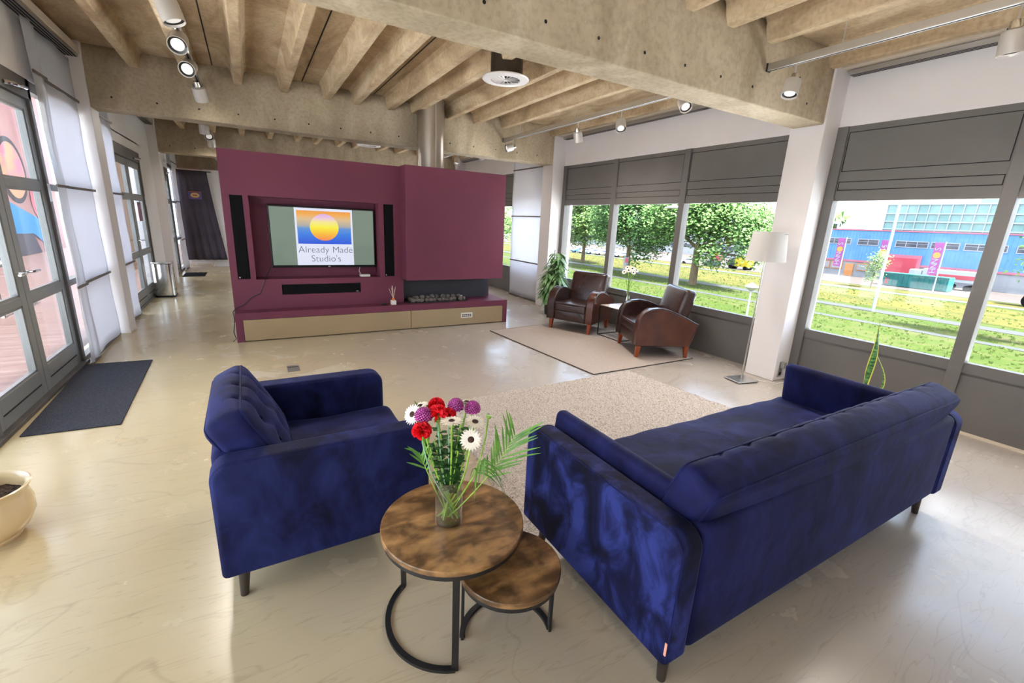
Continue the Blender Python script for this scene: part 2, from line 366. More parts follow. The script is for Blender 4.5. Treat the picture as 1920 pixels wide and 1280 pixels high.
def text(name, body, size, mat, parent, loc, rot, extrude=0.001, align='CENTER'):
    cu = bpy.data.curves.new(name, 'FONT'); cu.body = body; cu.size = size; cu.align_x = align; cu.align_y = 'CENTER'; cu.extrude = extrude; cu.offset = -0.0018 if size < 0.2 else 0
    o = bpy.data.objects.new(name, cu); COL.objects.link(o); cu.materials.append(mat)
    me = bpy.data.meshes.new_from_object(o.evaluated_get(bpy.context.evaluated_depsgraph_get())); bpy.data.objects.remove(o)
    o = bpy.data.objects.new(name, me); COL.objects.link(o)
    o.parent = parent; o.location = loc; o.rotation_euler = rot
    return o

# ================================================================== STRUCTURE
XL, XR = -1.60, 5.25            # inner faces of the glazed walls
BEAMS = [-2.0, 2.65, 7.30, 11.95, 16.10]
BW = 0.30; ZB = 2.67; ZJ = 3.15; ZS = 3.33
structure(MB().box(-1.78, 5.42, -2.1, 16.5, -0.12, 0).build('floor', FLOORM), 'smooth worn cream and grey cast floor with flaked patches')
ceil = structure(MB().box(-1.9, 5.5, -2.1, 16.6, ZS, ZS+0.15).build('ceiling', CSLAB), 'ribbed brown concrete ceiling slab')
JX = [-1.0, -0.48, 0.04, 0.57, 1.11, 1.50, 1.99, 2.36, 2.93, 3.40, 3.93, 4.93]
for i in range(4):
    y0, y1 = BEAMS[i]+BW, BEAMS[i+1]
    for x in JX:
        MB().prism([(x-0.045, ZJ), (x+0.045, ZJ), (x+0.07, ZS-0.04), (x+0.11, ZS+0.01), (x-0.11, ZS+0.01), (x-0.07, ZS-0.04)], y0-0.02, y1+0.02, 'y').build('ceiling_joist', CSLAB, ceil, bevel=0.008, seg=1)
    for x in (-0.22, 0.80, 1.76, 2.60, 3.66):
        MB().box(x-0.006, x+0.006, y0, y1, ZS-0.004, ZS+0.01).build('slab_seam', GROOVE, ceil)
for i, y in enumerate(BEAMS):
    b = MB().prism([(y, ZB), (y+BW, ZB), (y+BW, ZJ+0.02), (y+BW-0.05, ZS+0.01), (y+0.05, ZS+0.01), (y, ZJ+0.02)], -1.80 if i else -1.7, 5.0, 'x')
    lab = ['concrete beam behind the camera', 'near concrete beam crossing the room above the sofa', 'concrete beam crossing above the plum fireplace wall', 'third concrete beam behind the fireplace wall', 'last concrete beam above the dark curtain'][i]
    bo = structure(b.build('concrete_beam', CONC, bevel=0.012, seg=2), lab)
    for k in range(15):
        x = -1.25+k*0.42
        MB().cyl((x, y-0.002, ZB+0.13), (x, y+0.02, ZB+0.13), 0.011, seg=10).build('tie_hole', GROOVE, bo)
# columns
for i, y in enumerate(BEAMS[:4]):
    nm = ['behind the camera', 'beside the floor lamp', 'beside the potted plant', 'beyond the fireplace wall'][i]
    structure(MB().box(4.985, XR+0.14, y-0.02, y+BW+0.02, 0, ZS).build('column', WHITE, bevel=0.006), 'white column on the window wall '+nm)
    nm = ['behind the camera', 'near the first door', 'between the white panel curtains', 'past the steel bin'][i]
    structure(MB().box(XL-0.14, -1.45 if i != 1 else -1.48, y-0.02, y+BW+0.02, 0, ZS).build('column', WHITE, bevel=0.006), 'white column on the door wall '+nm)
# right wall
wr = structure(MB().box(XR, XR+0.2, -2.1, 16.5, 2.67, ZS).build('wall_right', WHITE), 'white wall band above the dark windows')
for i in range(4):
    structure(MB().box(5.06, XR+0.01, BEAMS[i]+BW+0.02, BEAMS[i+1]-0.02, 3.165, 3.20).build('trim_%d' % (i+1), FASCIA, bevel=0.004), 'cream ledge under the ribs along the window wall')
    t_ = thing('curtain_track', ['slim curtain track above the windows behind the sofa', 'slim curtain track above the nearest grey window', 'slim curtain track above the armchair window', 'curtain track above the window past the fireplace'][i] if i != 1 else 'slim curtain track above the armchair window', 'curtain track', (5.2, 0, 3.14)) if i in (0, 1, 2) else None
    if t_:
        t_['label'] = ['grey curtain track high above the nearest window', 'grey curtain track high above the three armchair windows', 'grey curtain track above the window past the fireplace'][i]
        MB().box(-0.05, 0.05, BEAMS[i]+BW+0.05, BEAMS[i+1]-0.05, -0.02, 0.02).build('rail_body', ALU, t_)
        for dx in (-0.03, 0.0, 0.03): MB().box(dx-0.007, dx+0.007, BEAMS[i]+BW+0.06, BEAMS[i+1]-0.06, -0.0215, -0.019).build('rail_slot', GROOVE, t_)
def window_unit(num, y0, y1, mull, lab):
    wn = structure(thing('window_%d' % num, lab, None, (XR, 0, 0)))
    del wn['label']; wn['label'] = lab
    posts = [y0]+list(mull)+[y1]
    hw = 0.048
    f = MB()
    for p in posts:
        a, b = (p, p+2*hw) if p == y0 else ((p-2*hw, p) if p == y1 else (p-hw, p+hw))
        MB().box(-0.02, 0.09, a, b, 0, 2.67).build('mullion', DARK, wn, bevel=0.004)
        MB().box(0.09, 0.12, a+0.02, b-0.02, 0.0, 2.67).build('mullion_cover', DARK, wn)
    for k in range(len(posts)-1):
        a = posts[k]+(2*hw if k == 0 else hw); b = posts[k+1]-(2*hw if k == len(posts)-2 else hw)
        MB().box(0, 0.06, a, b, 1.965, 2.67).build('upper_panel', DARK, wn)
        g = MB()
        for (z0, z1) in ((2.245, 2.615), (2.065, 2.15)):
            for (p, q, r, t) in ((a+.01, b-.01, z0, z0+.007), (a+.01, b-.01, z1-.007, z1), (a+.01, a+.017, z0, z1), (b-.017, b-.01, z0, z1)):
                g.box(-0.003, 0.001, p, q, r, t)
        g.build('panel_groove', GROOVE, wn)
        MB().box(0, 0.07, a, b, 0.52, 0.61).build('sill_rail', DARK, wn)
        MB().box(0.015, 0.06, a, b, 0.0, 0.52).build('lower_panel', DARK, wn)
        MB().box(0.04, 0.046, a, b, 0.61, 1.965).build('pane', GLASS, wn)
    MB().box(0.16, 0.215, posts[-1]-0.04, posts[-1]+0.02, -0.2, 2.9).build('outer_reveal', WHITE, wn)
window_unit(1, BEAMS[0]+BW+0.02, BEAMS[1]-0.02, (-1.2, 0.03, 1.268), 'grey framed window beside and behind the sofa')
window_unit(2, BEAMS[1]+BW+0.02, BEAMS[2]-0.02, (4.455, 5.86), 'grey framed three-pane window behind the leather armchairs')
window_unit(3, BEAMS[2]+BW+0.02, BEAMS[3]-0.02, (9.05, 10.5), 'grey framed window past the white panel curtain')
window_unit(4, BEAMS[3]+BW+0.02, BEAMS[4]-0.02, (13.6, 15.0), 'grey framed window at the far end')
# left wall: white band above doors
structure(MB().box(XL-0.2, XL, -2.1, 16.5, 2.64, ZS).build('wall_left', WHITE), 'white wall band above the doors')
structure(MB().box(XL-0.2, XL, 10.75, 11.93, 0, 2.64).build('wall_left_pier', WHITE), 'white wall pier behind the steel bin')
for i in range(4):
    y0, y1 = BEAMS[i]+BW+0.02, BEAMS[i+1]-0.02
    structure(MB().box(XL-0.01, -1.46, y0, y1, 3.19, 3.27).build('trim_%d' % (i+5), FASCIA, bevel=0.004), 'cream ledge under the ribs along the door wall')
    t_ = thing('curtain_track', ['dark multi-groove curtain track behind the camera', 'dark multi-groove curtain track above the first doors', 'dark multi-groove curtain track above the doors near the bin', 'dark multi-groove curtain track above the farthest doors'][i], 'curtain track', (-1.53, 0, 3.17))
    MB().box(-0.06, 0.06, y0+0.03, y1-0.03, -0.015, 0.02).build('rail_body', ALU, t_)
    for dx in (-0.042, -0.014, 0.014, 0.042): MB().box(dx-0.009, dx+0.009, y0+0.04, y1-0.04, -0.017, -0.014).build('rail_slot', GROOVE, t_)

def leaf(parent, y0, y1, hand, top=2.46, low=0.02):
    """one glazed door leaf: three panes, bottom board, rails, handle side hand (0 near / 1 far)"""
    lf = MB(); s = 0.095
    x0, x1 = -0.05, 0.01
    for (a, b, c, d) in ((y0, y0+s, low, top), (y1-s, y1, low, top)): lf.box(x0, x1, a, b, c, d)
    for (c, d) in ((low, 0.24), (0.79, 0.86), (1.70, 1.77), (top-0.09, top)): lf.box(x0, x1, y0+s, y1-s, c, d)
    o = lf.build('door_leaf', DOORG, parent, bevel=0.004)
    MB().box(x1-0.002, x1+0.004, y0+s+0.01, y1-s-0.01, 0.12, 0.13).build('board_groove', GROOVE, o)
    for (c, d) in ((0.24, 0.79), (0.86, 1.70), (1.77, top-0.09)):
        MB().box(-0.024, -0.018, y0+s, y1-s, c, d).build('pane', GLASS, o)
        g = MB()
        for (p, q, r, t) in ((y0+s, y0+s+.018, c, d), (y1-s-.018, y1-s, c, d), (y0+s, y1-s, c, c+.018), (y0+s, y1-s, d-.018, d)): g.box(-0.018, 0.004, p, q, r, t)
        g.build('glazing_bead', DOORG, o)
    hy = y0+0.05 if hand == 0 else y1-0.05; sg = 1 if hand == 0 else -1
    MB().tube([(0.01, hy, 1.04), (0.06, hy, 1.04), (0.065, hy+sg*0.02, 1.04), (0.065, hy+sg*0.14, 1.04)], 0.010, 8).build('door_handle', STEEL, o, smooth=True)
    return o
def door_unit(num, y0, y1, leaves, lab, top=2.64):
    d = structure(thing('door_%d' % num, lab, None, (XL-0.03, 0, 0)), lab)
    fr = MB(); s = 0.055
    ys = [y0]+[a for a, b in leaves][1:]+[y1]
    fr.box(-0.06, 0.03, y0-0.01, y1+0.01, top-0.17, top); fr.box(-0.06, 0.03, y0-0.01, y1+0.01, 0, 0.025)
    fr.box(-0.06, 0.03, y0-0.01, y0+s, 0, top); fr.box(-0.06, 0.03, y1-s, y1+0.01, 0, top)
    fr.build('door_frame', DARK, d, bevel=0.004)
    for k, (a, b) in enumerate(leaves): leaf(d, a, b, 1 if k % 2 == 0 else 0, top-0.18, 0.026)
    MB().box(0.03, 0.036, y1-s-0.005, y1-0.005, 1.60, 1.76).build('strike_plate', ALU, d)
    MB().tube([(0.035, y1-0.55, top-0.13), (0.08, y1-0.5, top-0.13), (0.08, y1-0.25, top-0.11), (0.035, y1-0.2, top-0.11)], 0.016, 8).build('door_closer', STEEL, d, smooth=True)
    return d
door_unit(1, 4.09, 6.02, [(4.15, 5.045), (5.055, 5.96)], 'grey glazed double door beside the dark mat')
def side_light(num, y0, y1, lab, top=2.64):
    d = structure(thing('window_%d' % num, lab, None, (XL-0.03, 0, 0)), lab)
    f = MB(); s = 0.03
    for (p, q, r, t) in ((y0, y0+s, 0, top), (y1-s, y1, 0, top), (y0, y1, top-.09, top), (y0, y1, 0, .05), (y0, y1, 1.70, 1.76), (y0, y1, .79, .85)): f.box(-0.05, 0.02, p, q, r, t)
    f.build('window_frame', DARK, d); MB().box(-0.02, -0.014, y0+s, y1-s, 0.05, top-0.09).build('pane', GLASS, d)
side_light(5, 6.03, 7.28, 'glazed side light behind the first white panel curtain')
side_light(6, 2.97, 4.08, 'grey side light left of the near door')
side_light(7, -1.68, 0.5, 'side light behind the camera'); side_light(8, 0.5, 2.63, 'second side light behind the camera')
side_light(9, 7.62, 8.68, 'glazed side light behind the second panel curtain')
door_unit(2, 8.70, 10.75, [(8.76, 9.72), (9.73, 10.69)], 'grey glazed double door beside the steel bin', 2.50)
structure(MB().box(XL-0.2, XL, 8.68, 10.77, 2.50, 2.66).build('wall_left_lintel', WHITE), 'white lintel above the second door')
door_unit(3, 12.30, 14.2, [(12.36, 13.25), (13.26, 14.14)], 'grey glazed double door at the far end', 2.50)
side_light(10, 14.2, 16.08, 'far side light behind white curtain', 2.64)
structure(MB().box(XL-0.2, XL, 12.25, 14.22, 2.50, 2.66).build('wall_left_lintel', WHITE), 'white lintel above the far door')
# end walls
structure(MB().box(-1.8, 5.45, 16.42, 16.6, 0, ZS).build('wall_back', WHITE), 'white end wall')
structure(MB().box(-1.8, 5.45, -2.3, -2.1, 0, ZS).build('wall_front', WHITE), 'white wall behind the camera')
structure(MB().box(-0.98, 2.2, 15.55, 15.65, 0, 2.64).build('wall_partition', WHITE), 'white partition beside the dark curtain')
# floor edge profile at door
structure(MB().box(XL-0.05, XL+0.03, 2.97, 6.03, 0.0, 0.03).build('trim_9', pmat('threshold', srgb('55514c'), 0.5, col2=srgb('3d3a36'), scale=6), bevel=0.004), 'dark door threshold')
structure(MB().box(5.21, 5.262, -1.7, 2.62, 0, 0.012).build('baseboard_right', FASCIA), 'pale floor joint along the window wall')

# ================================================================== PANEL CURTAINS
def panel_curtain(x, y0, y1, label, mat=PANEL, wave=0.0, z0=0.03, z1=3.12, bats=(2.69, 1.745, 0.80), side=1):
    t = thing('panel_curtain', label, 'curtain', (x, y0, 0))
    n, nz = 14, 26; vs = []; fs = []
    for i in range(n+1):
        for k in range(nz+1):
            u = i/n; z = z0+(z1-z0)*k/nz
            yy = u*(y1-y0)
            if wave and u > 0.6 and z < 0.9: yy -= wave*(u-0.6)/0.4*(0.5+0.5*sin(z*7))
            vs.append((0.012*sin(u*9+z)+0.004*sin(z*8), yy, z))
    for i in range(n):
        for k in range(nz): a = i*(nz+1)+k; fs.append((a, a+nz+1, a+nz+2, a+1))
    o = MB().add(vs, fs).build('fabric', mat, t, smooth=True)
    so = o.modifiers.new('sol', 'SOLIDIFY'); so.thickness = 0.001
    for z in bats: MB().box(0.014*side-0.006, 0.014*side+0.006, 0.0, y1-y0, z-0.012, z+0.012).build('batten', BATTEN, t)
    MB().box(-0.008, 0.008, 0.0, y1-y0-wave*0.5, z0-0.02, z0+0.004).build('bottom_bar', BATTEN, t)
    return t
panel_curtain(-1.545, 6.08, 7.22, 'white panel curtain with dark battens hanging between the first door and column')
panel_curtain(-1.515, 5.84, 6.16, 'narrow sheer white panel curtain gathered beside the first door', SHEER)
panel_curtain(-1.545, 7.63, 8.66, 'white panel curtain with dark battens hanging just past the near column', wave=0.16)
panel_curtain(-1.54, 14.3, 15.25, 'small white panel curtain beside the dark curtain at the far end')
panel_curtain(5.10, 7.72, 8.93, 'white panel curtain with dark battens between fireplace wall and potted plant', side=-1)

# ================================================================== DARK CURTAIN, far end
t = thing('dark_curtain', 'dark grey floor-length curtain hanging at the far end of the room', 'curtain', (-1.58, 15.40, 0))
vs = []; fs = []; n, nz = 90, 16
for i in range(n+1):
    u = i/n
    for k in range(nz+1):
        v = k/nz; wdt = 0.74+0.26*(1-v)**1.2; z = 0.20+2.36*v
        vs.append((-0.04+u*1.0*wdt, 0.03*sin(u*34+0.6*sin(v*3))*(0.35+0.65*(1-v))+0.02*sin(u*9), z))
for i in range(n):
    for k in range(nz): a = i*(nz+1)+k; fs.append((a, a+nz+1, a+nz+2, a+1))
o = MB().add(vs, fs).build('drape', pmat('charcoal_cloth', srgb('56505a'), 0.9, col2=srgb('4c4750'), scale=3, spec=0.1), t, smooth=True)
so = o.modifiers.new('sol', 'SOLIDIFY'); so.thickness = 0.004
MB().tube([(-0.05, 0, 2.57), (0.80, 0, 2.57)], 0.012, 8).build('curtain_rod', BLACKM, t)
t = thing('poster', 'small blue poster with an orange oval pinned on the dark curtain', 'poster', (-1.20, 15.33, 1.94))
MB().box(-0.15, 0.15, -0.004, 0, -0.10, 0.10).build('sheet', pmat('poster_blue', srgb('3a4f8f'), 0.6, col2=srgb('7a5a88'), scale=6), t)
MB().box(-0.15, 0.15, -0.006, -0.004, 0.075, 0.10).build('top_band', pmat('poster_red', srgb('a0553f'), 0.6), t)
MB().add([(0.10*cos(2*pi*k/24), -0.0065, 0.062*sin(2*pi*k/24)) for k in range(24)], [tuple(range(24))]).build('oval', pmat('poster_orange', srgb('d9b06a'), 0.6), t)
MB().box(-0.05, 0.05, -0.008, -0.006, -0.012, 0.018).build('oval_lettering', pmat('poster_ink', srgb('5d3a2a'), 0.6), t)
t = thing('folding_rack', 'folded white metal rack feet showing below the dark curtain', 'rack', (-0.98, 15.46, 0))
MB().tube([(-0.5, 0, 0.17), (0.35, 0, 0.17)], 0.012, 6).tube([(-0.11, 0, 0.25), (0.0, 0, 0.012), (0.11, 0, 0.25)], 0.012, 6).build('crossed_feet', SOCK, t)
t = thing('wall_box', 'dark screened box on the white wall beside the dark curtain', 'wall box', (-0.42, 15.55, 2.40))
MB().box(-0.12, 0.12, -0.05, 0, -0.11, 0.11).build('casing', SOCK, t, bevel=0.006); MB().box(-0.07, 0.10, -0.055, -0.048, -0.06, 0.06).build('display', pmat('green_black', srgb('26302c'), 0.3), t)
t = thing('coat_hook', 'chrome coat hook on the white wall left of the plum wall edge', 'hook', (-0.40, 15.55, 1.22))
MB().tube([(0, 0, 0), (0, -0.06, 0), (0, -0.09, 0.06)], 0.018, 8).build('hook_arm', STEEL, t)

# ================================================================== FIREPLACE / TV WALL
t = thing('media_wall', 'plum painted fireplace and television wall standing free in the room', 'fireplace wall', (0, 0, 0))
yA = 6.55; Z2 = 2.29; X0, X1 = -0.255, 3.48
m_ = MB()   # left wall slab with holes built from boxes
holes = [(-0.178, -0.040, 0.762, 1.778), (0.02, 1.585, 0.755, 1.778), (1.655, 1.795, 0.765, 1.775)]
xs = sorted({X0, 1.92}|{h[0] for h in holes}|{h[1] for h in holes})
for a, b in zip(xs[:-1], xs[1:]):
    h = next((h for h in holes if h[0] <= a+1e-6 and b <= h[1]+1e-6), None)
    if h: m_.box(a, b, yA, yA+0.30, 0.70 if not (0.30 <= a < 1.3) else 0.70, h[2]); m_.box(a, b, yA, yA+0.30, h[3], Z2)
    else: m_.box(a, b, yA, yA+0.30, 0.70, Z2)
m_.box(X0, 0.302, yA, yA+0.30, 0.36, 0.70); m_.box(1.305, 1.92, yA, yA+0.30, 0.36, 0.70)
m_.box(0.302, 1.305, yA, yA+0.30, 0.36, 0.548); m_.box(0.302, 1.305, yA, yA+0.30, 0.683, 0.70)
m_.box(X0, X1, yA+0.26, yA+0.60, 0.36, Z2)
m_.build('plum_wall', PURPLE, t)
MB().box(1.905, X1, 6.335, 6.83, 0.725, 2.300).build('chimney_box', PURPLE, t, bevel=0.004)
b_ = MB()
b_.box(-0.255, 3.585, 6.33, yA+0.60, 0.285, 0.37)
b_.box(-0.255, -0.175, 6.33, yA+0.60, 0, 0.285); b_.box(3.512, 3.585, 6.33, yA+0.60, 0, 0.285)
b_.box(-0.2, 3.53, 6.40, yA+0.60, 0.02, 0.285)
b_.build('plum_bench', PURPLE, t)
MB().box(-0.172, 1.962, 6.335, 6.40, 0.012, 0.28).build('bench_front', TAN, t, bevel=0.003)
MB().box(1.968, 3.508, 6.335, 6.40, 0.012, 0.28).build('bench_front', TAN, t, bevel=0.003)
g = MB().box(2.765, 2.96, 6.328, 6.336, 0.118, 0.198).build('vent_plate', SOCK, t, bevel=0.002)
v_ = MB()
for i in range(5):
    for j in range(2):
        v_.box(2.785+i*0.033, 2.808+i*0.033, 6.3265, 6.3285, 0.135+j*0.026, 0.152+j*0.026)
v_.build('vent_slot', GROOVE, g)
MB().box(1.92, 3.45, 6.78, 6.84, 0.37, 0.725).build('firebox_back', pmat('firebox_slate', srgb('33333a'), 0.55), t)
MB().box(1.917, 1.93, 6.56, 6.78, 0.37, 0.725).build('firebox_side', MATS['firebox_slate'], t)
tr = MB(); tr.box(1.98, 2.93, 6.42, 6.44, 0.37, 0.385).box(1.98, 2.93, 6.74, 6.76, 0.37, 0.385).box(1.98, 2.0, 6.44, 6.74, 0.37, 0.385).box(2.91, 2.93, 6.44, 6.74, 0.37, 0.385).box(2.0, 2.91, 6.44, 6.74, 0.37, 0.373)
tr.build('burner_tray', BLACKM, t)
rnd = random.Random(3); protos = []
for k in range(4):
    b_ = MB().sphere((0, 0, 0), 1, 9, 6); b_.v = [tuple(Vector(v)*(0.8+0.35*rnd.random())) for v in b_.v]
    # weld lathe seams by hash of position is not needed: small stones
    protos.append(b_)
nr = 0
rocks = []
for i in range(13):
    for j in range(3):
        rocks.append((2.05+i*0.068+rnd.uniform(-.012, .012), 6.49+j*0.095+rnd.uniform(-.02, .02), 0.0))
for i in range(9): rocks.append((2.12+i*0.085, 6.56+rnd.uniform(-.04, .05), 0.04))
pm = []
for k in range(4):
    bm = bmesh.new(); bmesh.ops.create_icosphere(bm, subdivisions=2, radius=1)
    rr = random.Random(k)
    for v in bm.verts: v.co *= 0.82+0.35*rr.random()
    me = bpy.data.meshes.new('lava_rock'); bm.to_mesh(me); bm.free(); me.materials.append(ROCK); pm.append(me)
for x, y, dz in rocks:
    o = bpy.data.objects.new('lava_rock', pm[rnd.randrange(4)]); COL.objects.link(o)
    s = rnd.uniform(0.030, 0.040); o.scale = (s*rnd.uniform(.9, 1.3), s, s*rnd.uniform(.75, 1)); o.rotation_euler = (0, 0, rnd.uniform(0, 6))
    o.location = (x, y, 0.373+s*0.72+dz)
    tag(o, 'grey lava rock lying in the open fireplace burner tray', 'rock', 'lava rocks in the burner tray')
o = MB().box(-0.035, 0.035, -0.02, 0.02, 0, 0.035).build('white_tag', SOCK, None, bevel=0.004, loc=(2.86, 6.60, 0.40)); tag(o, 'small white plastic box lying at the right end of the fireplace tray', 'box')
# duct pipe
t = thing('flue_pipe', 'shiny steel flue pipe rising from the fireplace wall to the ceiling', 'pipe', (2.53, 7.05, 2.29))
MB().cyl((0, 0, 0), (0, 0, ZS-2.29), 0.205, seg=48).build('pipe_body', PIPE, t, smooth=True)
MB().box(0.0, 0.012, -0.214, -0.203, 0.0, ZS-2.29).build('pipe_seam', ALU, t)
# television
t = thing('television', 'wall mounted flat television in the plum niche showing a sun logo', 'television', (0.888, 6.70, 1.29))
MB().box(-0.672, 0.672, 0, 0.06, -0.402, 0.402).build('bezel', pmat('tv_black', (0.008, 0.008, 0.009), 0.2), t, bevel=0.006)
SCR = pmat('screen_glass', srgb('101510'), 0.08, emit=srgb('96a898'), estr=0.40)
MB().box(-0.652, 0.652, -0.003, 0.002, -0.37, 0.380).build('screen', SCR, t)
def emat(name, col, s=0.62): return pmat(name, (0.02, 0.02, 0.02), 0.15, emit=col, estr=s)
MB().box(-0.362, 0.368, -0.0045, -0.003, -0.37, 0.380).build('picture_card', emat('screen_white', srgb('dfe3f5'), 0.66), t)
def grad(name, lst, z0, z1):
    m = bpy.data.materials.new(name); m.use_nodes = True; n = m.node_tree; b = n.nodes['Principled BSDF']
    t_ = n.nodes.new('ShaderNodeTexCoord'); s_ = n.nodes.new('ShaderNodeSeparateXYZ'); mr = n.nodes.new('ShaderNodeMapRange'); r = n.nodes.new('ShaderNodeValToRGB')
    mr.inputs[1].default_value = z0; mr.inputs[2].default_value = z1; stops(r.color_ramp, lst)
    n.links.new(t_.outputs['Object'], s_.inputs[0]); n.links.new(s_.outputs[2], mr.inputs[0]); n.links.new(mr.outputs[0], r.inputs[0])
    n.links.new(r.outputs[0], b.inputs['Emission Color']); b.inputs['Emission Strength'].default_value = 0.66; b.inputs['Base Color'].default_value = (0.02, 0.02, 0.02, 1); b.inputs['Roughness'].default_value = 0.15
    return m
MB().box(-0.337, 0.345, -0.006, -0.0045, -0.085, 0.348).build('sunset_picture', grad('sunset', [(0, srgb('2450d8')), (0.3, srgb('2f7ae0')), (0.47, srgb('5c8fd0')), (0.55, srgb('a8a8a0')), (0.75, srgb('d9b98a')), (0.9, srgb('f0a848')), (1, srgb('e89840'))], -0.085, 0.348), t)
MB().add([(0.182*cos(2*pi*k/64)+0.0, -0.0068, 0.135+0.175*sin(2*pi*k/64)) for k in range(64)], [tuple(range(64))]).build('sun_disc', grad('sun', [(0, srgb('f0824a')), (0.25, srgb('f5b72e')), (0.5, srgb('f5ea3a')), (0.7, srgb('efe38c')), (0.85, srgb('e8c0d8')), (1, srgb('d8a8e8'))], -0.04, 0.31), t)
TXT = emat('screen_text', srgb('50565e'), 0.55)
text('screen_word', 'Already', 0.124, TXT, t, (0.045, -0.006, -0.165), (pi/2, 0, 0), 0.0005, 'RIGHT')
text('screen_word', 'Made', 0.124, TXT, t, (0.085, -0.006, -0.165), (pi/2, 0, 0), 0.0005, 'LEFT')
text('screen_word', "Studio's", 0.124, TXT, t, (0.003, -0.006, -0.285), (pi/2, 0, 0), 0.0005)
MB().box(0.02, 0.05, -0.0035, 0.0, -0.392, -0.384).build('maker_badge', SOCK, t)
# speakers
for (a, b, c, d, lab) in ((-0.176, -0.042, 0.764, 1.776, 'tall black speaker recessed left of the television'), (1.657, 1.793, 0.767, 1.773, 'tall black speaker recessed right of the television'), (0.304, 1.303, 0.550, 0.681, 'long black soundbar speaker recessed below the television')):
    s_ = thing('speaker', lab, 'speaker', ((a+b)/2, yA+0.02, c))
    wd = (b-a)/2; MB().box(-wd, wd, 0, 0.22, 0, d-c).build('cabinet', BLACKM, s_); MB().box(-wd+0.004, wd-0.004, -0.012, 0.0, 0.004, d-c-0.004).build('grille', BLACKF, s_, bevel=0.003)
    MB().box((-wd+0.012) if d-c > .5 else wd-0.06, (-wd+0.024) if d-c > .5 else wd-0.03, -0.0135, -0.011, 0.012, 0.028 if d-c > .5 else 0.018).build('badge', SOCK, s_)
# media streamer
t = thing('router', 'small white router lying on the niche ledge below the television', 'router', (1.39, 6.66, 0.755))
MB().box(-0.07, 0.07, -0.04, 0.04, 0, 0.035).build('casing', SOCK, t, bevel=0.008)
MB().tube([(-0.05, 0.03, 0.03), (-0.07, 0.045, 0.08), (-0.055, 0.05, 0.12), (-0.06, 0.055, 0.18)], 0.004, 6).build('cable', SOCK, t, smooth=True)
# black cable from the niche to floor
pts = [(0.20, 6.70, 0.90), (0.13, 6.60, 0.78), (0.11, 6.535, 0.742), (0.05, 6.535, 0.58), (-0.06, 6.535, 0.53), (-0.14, 6.53, 0.45), (-0.24, 6.53, 0.40), (-0.275, 6.50, 0.36), (-0.262, 6.42, 0.28), (-0.27, 6.42, 0.22), (-0.285, 6.40, 0.12), (-0.265, 6.38, 0.04), (-0.30, 6.36, 0.012)]
o = MB().tube(pts, 0.005, 6).build('power_cable', BLACKM, None, smooth=True); tag(o, 'black power cable running from the television niche down the plum wall corner', 'cable')
# reed diffuser
t = thing('reed_diffuser', 'white scent diffuser with reed sticks on the plum bench', 'diffuser', (1.73, 6.42, 0.37))
MB().box(-0.035, 0.035, -0.035, 0.035, 0, 0.065).build('holder', SOCK, t, bevel=0.006)
MB().lathe([(0.018, 0.065), (0.02, 0.075), (0.02, 0.095), (0.012, 0.10)], seg=16, cap=True).build('orange_collar', pmat('diffuser_orange', srgb('d87a3a'), 0.4), t, smooth=True)
for k in range(7):
    a = k*0.9; MB().tube([(0, 0, 0.09), (0.065*cos(a)*(0.5+0.5*(k % 2)), 0.03*sin(a), 0.235+0.02*(k % 3))], 0.0025, 5).build('reed', pmat('reed_cream', srgb('d8cdb8'), 0.7), t)
o = MB().rbox((0, 0, 0.012), (0.045, 0.022, 0.012), 0.011, n=2).build('remote_control', BLACKM, None, smooth=True, loc=(1.585, 6.42, 0.37)); tag(o, 'small dark remote control beside the scent diffuser', 'remote control')

# ================================================================== CEILING FITTINGS
def diffuser(x, y, label):
    t = thing('ceiling_vent', label, 'air vent', (x, y, 3.0))
    MB().lathe([(0.235, 0.02), (0.24, 0.012), (0.232, 0.004), (0.150, 0.0), (0.150, 0.02)], seg=48).build('rim', pmat('vent_white', srgb('ddd8d6'), 0.35, 0.1), t, smooth=True)
    MB().lathe([(0.0, 0.022), (0.15, 0.022), (0.17, 0.03)], seg=32).build('back_plate', GROOVE, t)
    for k in range(16):
        a = k*pi/8; c = MB().add([(0.022*cos(a), 0.022*sin(a), 0.004), (0.148*cos(a), 0.148*sin(a), 0.004), (0.148*cos(a+.13), 0.148*sin(a+.13), 0.018), (0.022*cos(a+.13), 0.022*sin(a+.13), 0.018)], [(0, 1, 2, 3)])
        o = c.build('vane', MATS['vent_white'], t); so = o.modifiers.new('s', 'SOLIDIFY'); so.thickness = 0.002
    MB().cyl((0, 0, -0.002), (0, 0, 0.018), 0.022, seg=16).build('hub', MATS['vent_white'], t)
    MB().cyl((0.02, 0.02, 0.03), (0.02, 0.02, ZS-3.0), 0.165, seg=32).build('duct', pmat('duct_dark', srgb('3a3128'), 0.4, 0.6), t, smooth=True)
diffuser(2.41, 4.48, 'round white air vent with radial vanes hanging above the leather armchairs')
diffuser(2.30, 10.15, 'round white air vent behind the plum wall')

